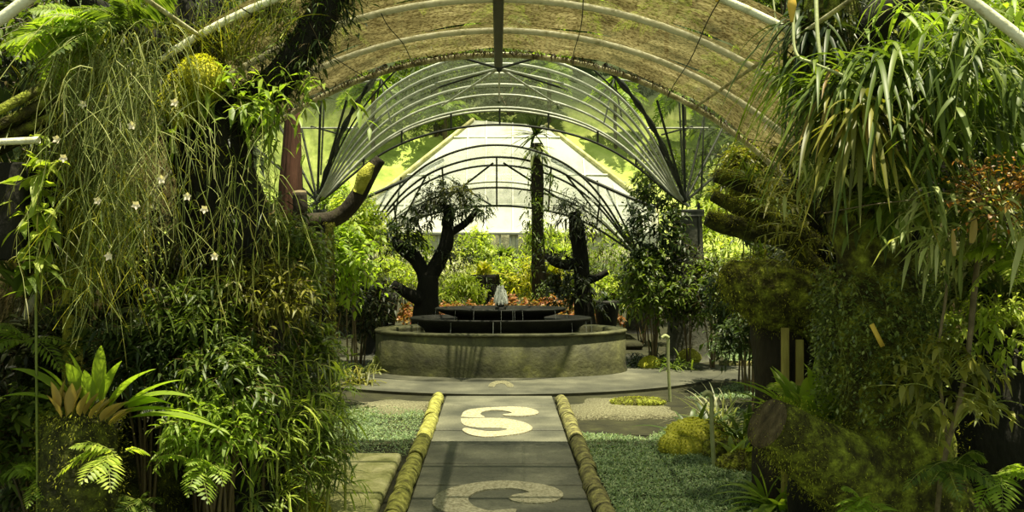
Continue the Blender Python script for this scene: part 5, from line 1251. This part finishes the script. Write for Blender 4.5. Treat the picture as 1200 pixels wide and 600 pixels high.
# drooping bamboo sprays in the top right corner
rg = np.random.default_rng(41)
for k, (px, py, Y_, n, mt, lab) in enumerate(((1130, 20, 3.9, 16, 'leaf_mid', 'bright drooping bamboo spray at the top right'), (1165, 70, 3.8, 16, 'leaf_mid', 'bright drooping bamboo spray nearer the right edge'), (1110, 90, 4.1, 14, 'leaf_mid', 'green bamboo spray hanging beside the strap epiphytes'), (1150, 140, 4.0, 12, 'leaf_mid', 'lowest bamboo spray above the orange ferns'), (1190, 10, 4.2, 14, 'leaf_fern', 'bamboo spray in the very corner'), (1070, 15, 4.4, 12, 'leaf_fern', 'yellowish sunlit spray top right of centre'))):
    gs, gl = Geo(), Geo(); b = P(px, py, Y_) + rg.normal(0, .05, (n, 3)); d = rg.normal(size=(n, 3)) * [1, .7, .3] + [0, -.2, .1]
    sprigs(gs, gl, b, d, .34, 8, .17, .026, .7, .7, 780 + k, seg=5, spread=.5, tip=.6, tr=.003)
    plant('bamboo_spray', lab, 'bamboo', P(px, py, Y_), [('stems', gs, 'stem_green'), ('foliage', gl, mt)])
# leafy stems over the trunk, mid right
for k, (px, py, rx, ry, Y_, L, W, ns, mt, lab) in enumerate((
    (1010, 215, 60, 30, 4.3, .11, .032, 60, 'leaf_pale', 'pale-leaved climber across the dark trunk, right of centre'),
    (1090, 235, 60, 40, 4.2, .12, .036, 60, 'leaf_mid', 'green-leaved climber left of the orange ferns'),
    (1150, 260, 60, 40, 3.9, .16, .026, 60, 'leaf_pale', 'long pale strap sprays below the orange ferns'),
    (955, 275, 36, 60, 5.1, .055, .016, 70, 'leaf_olive', 'olive small-leaved climber left of the creeper'),
    (938, 215, 28, 40, 5.6, .06, .014, 60, 'leaf_olive', 'fine olive foliage right of the mossy log fingers'),
    (1185, 170, 40, 50, 4.4, .11, .03, 60, 'leaf_dark', 'dark leafy spray at the right edge above the orange ferns'),
    (1120, 330, 40, 50, 5.4, .09, .03, 90, 'leaf_pale', 'pale airy shrub behind the hanging root'),
    (1165, 400, 50, 36, 4.8, .06, .026, 170, 'leaf_bright', 'bright small-leaved bush at the right edge'),
    (1130, 160, 60, 60, 5.6, .1, .03, 120, 'leaf_dark', 'dark foliage behind the bamboo sprays'),
    (1010, 30, 70, 50, 5.6, .1, .03, 130, 'leaf_black', 'black-green foliage behind the top right epiphytes'),
    (1175, 330, 50, 50, 5.2, .1, .03, 110, 'leaf_mid', 'green foliage behind the long pale strap sprays'),
    (1100, 450, 36, 36, 4.2, .08, .034, 60, 'leaf_olive', 'olive trailing leaves on the hanging root'),
    (985, 20, 30, 26, 6.2, .1, .03, 60, 'leaf_grey', 'greyish foliage high behind the right trunk'))):
    shrub(px, py, rx, ry, Y_, mt, lab, 'leafy_climber' if 'climber' in lab else 'foliage_spray', ns, .2, 7, L, W, 800 + k, rooted=False, tr=.003, stem='stem_green', cat='climber' if 'climber' in lab else 'foliage', depth=.22, ldroop=.7)
# orange-brown fern clump
gs, gl = bush(P(1178, 238, 3.7), (.17, .14, .14), 80, .14, 7, .034, .02, 850, prof='ovate', shell=.3)
plant('orange_fern', 'orange-brown fern clump at the right edge', 'fern', P(1178, 238, 3.7), [('stems', gs, 'stem_brown'), ('foliage', gl, 'orange_leaf')])
for k, (px, py, tx, ty, lab) in enumerate(((1138, 285, 1142, 250, 'upright yellow old leaf below the orange ferns, larger one'), (1118, 300, 1116, 266, 'narrow yellow old leaf left of the larger one'))):
    a = P(px, py, 3.8); b = P(tx, ty, 3.8); g = Geo(); ribbons(g, [a], [b - a], np.linalg.norm(b - a), .035 - .012 * k, .05, 6, 'strap', .3, side=A([[1., .2, 0]])); plant('yellow_leaf', lab, 'leaf', a, [('blade', g, 'dry_leaf')])
# hanging root and lianas
def liana(pts, r, mat, label, seed, name='liana', Y=None):
    p = [P(*q) for q in pts]; t = thing(name, label, 'liana', p[-1]); g = Geo(); trunk(g, p, [r, r * .9, r * .8], 8, 8, .12, 14, seed); build('stem', g, M[mat], t); return t
liana([(1152, 250, 4.35), (1143, 330, 4.3), (1135, 410, 4.25), (1128, 455, 4.2), (1118, 495, 4.2), (1105, 545, 4.25), (1098, 600, 4.3)], .014, 'cut_wood', 'pale knotted hanging root before the dark shade on the right', 1)
liana([(1112, 300, 4.3), (1108, 350, 4.3), (1100, 420, 4.25), (1110, 520, 4.25)], .008, 'cut_wood', 'thin root left of the pale knotted one', 2)
liana([(930, 0, 4.3), (932, 60, 4.2), (955, 75, 4.15), (1000, 95, 4.1), (1040, 130, 4.1)], .008, 'pipe_green', 'thin green liana looping at the top right', 3)
liana([(956, -10, 4.3), (958, 40, 4.2), (962, 72, 4.15)], .011, 'pipe_green', 'straight green hanging stem right of the yellow pod', 4)
liana([(905, -10, 4.8), (912, 50, 4.7), (913, 95, 4.7)], .004, 'pipe_green', 'threadlike stem hanging left of the yellow pod', 5)
liana([(965, 250, 4.0), (1020, 240, 3.95), (1080, 232, 3.9), (1140, 215, 3.9)], .0025, 'stem_brown', 'thin stem crossing below the hanging epiphytes', 6)
for k, (px, y0, y1, lab) in enumerate(((928, -4, 26, 'long yellow seed pod hanging at the top right'), (840, -10, 2, 'yellow pod tip at the top edge before the amber roof'))):
    a = P(px, y0 - 10, 4.1); b = P(px, y1, 4.1); t = thing('seed_pod', lab, 'seed pod', a); g = Geo(); trunk(g, [a, (a + b) / 2, b], [.008, .02, .006], 10, 6, .05, 7, k); build('pod', g, M['yellow_tag'], t)
# dark recess with mossy ledges, lower right
t = thing('rock_shelf', 'dark rockwork with mossy ledges in the lower right corner', 'rockwork', (P(1185, 0, 4.9)[0], 4.9, 0))
for k, (px, py, r, mt) in enumerate(((1170, 500, (.45, .3, .5), 'bark_dark'), (1200, 478, (.34, .25, .05), 'moss_dark'), (1195, 545, (.36, .28, .05), 'moss'), (1150, 590, (.3, .25, .1), 'moss_dark'))):
    g, sv, sn = blob(P(px, py, 4.95), r, .14, 3, 60 + k, 32, 20); build('rock' if k == 0 else 'ledge', g, M[mt], t)
g = Geo(); rosette(g, P(1150, 475, 4.6), 30, .18, .03, (0, 1.2), .6, seed=4); build('ferns', g, M['leaf_pale'], t)
post(1148, 330, 600, 5.2, .08, 'bark_dark', 'dark upright trunk right of the mossy tree', 'dark_trunk', 9, 900, cat='tree', mmat='leaf_dark')
for k, (px, py, Y_, n, L, az, mt, lab) in enumerate(((1110, 545, 4.2, 7, .22, (3.2, 6.2), 'leaf_mid', 'small fern on the mound right of the mossy tree'), (1180, 555, 4.2, 7, .24, (3.2, 6.2), 'leaf_fern', 'small fern in the lower right corner'), (1195, 300, 4.1, 8, .34, (2.4, 5.4), 'leaf_bright', 'light fern at the right edge under the pale sprays'), (1150, 30, 5, 8, .5, (2, 6), 'leaf_mid', 'fern behind the top right bamboo sprays'), (1015, 590, 4.1, 7, .2, (3, 6.2), 'leaf_fern', 'tiny fern at the foot of the mossy tree'))):
    gs, gl = fern(P(px, py, Y_), n, L, 900 + k, (.0, 1.1), az, .6, 15, .26, .36); plant('fern', lab, 'fern', P(px, py, Y_), [('stems', gs, 'stem_green'), ('fronds', gl, mt)])
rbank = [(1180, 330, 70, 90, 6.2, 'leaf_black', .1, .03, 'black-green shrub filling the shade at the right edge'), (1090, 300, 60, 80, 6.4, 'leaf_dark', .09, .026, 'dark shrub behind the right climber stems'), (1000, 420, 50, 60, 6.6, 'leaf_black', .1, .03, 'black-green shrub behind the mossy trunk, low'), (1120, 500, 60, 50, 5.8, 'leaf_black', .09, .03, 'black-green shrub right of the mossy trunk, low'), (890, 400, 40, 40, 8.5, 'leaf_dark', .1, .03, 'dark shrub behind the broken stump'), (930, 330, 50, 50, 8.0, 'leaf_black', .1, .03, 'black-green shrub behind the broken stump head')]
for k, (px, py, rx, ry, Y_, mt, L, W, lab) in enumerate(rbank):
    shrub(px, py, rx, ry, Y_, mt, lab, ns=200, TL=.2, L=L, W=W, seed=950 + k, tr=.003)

for o in bpy.data.objects:
    if o.parent and o.type == 'MESH' and o.name.split('.')[0] in ('moss', 'side_shoots', 'small_leaves', 'bark_ferns', 'bough_ferns', 'leaf_litter'):
        o['kind'] = 'stuff'
for o in bpy.data.objects:
    if o.type == 'MESH' and o.parent and o.parent.name.startswith('trailing_creeper') and o.name.startswith('stems'): o['kind'] = 'stuff'
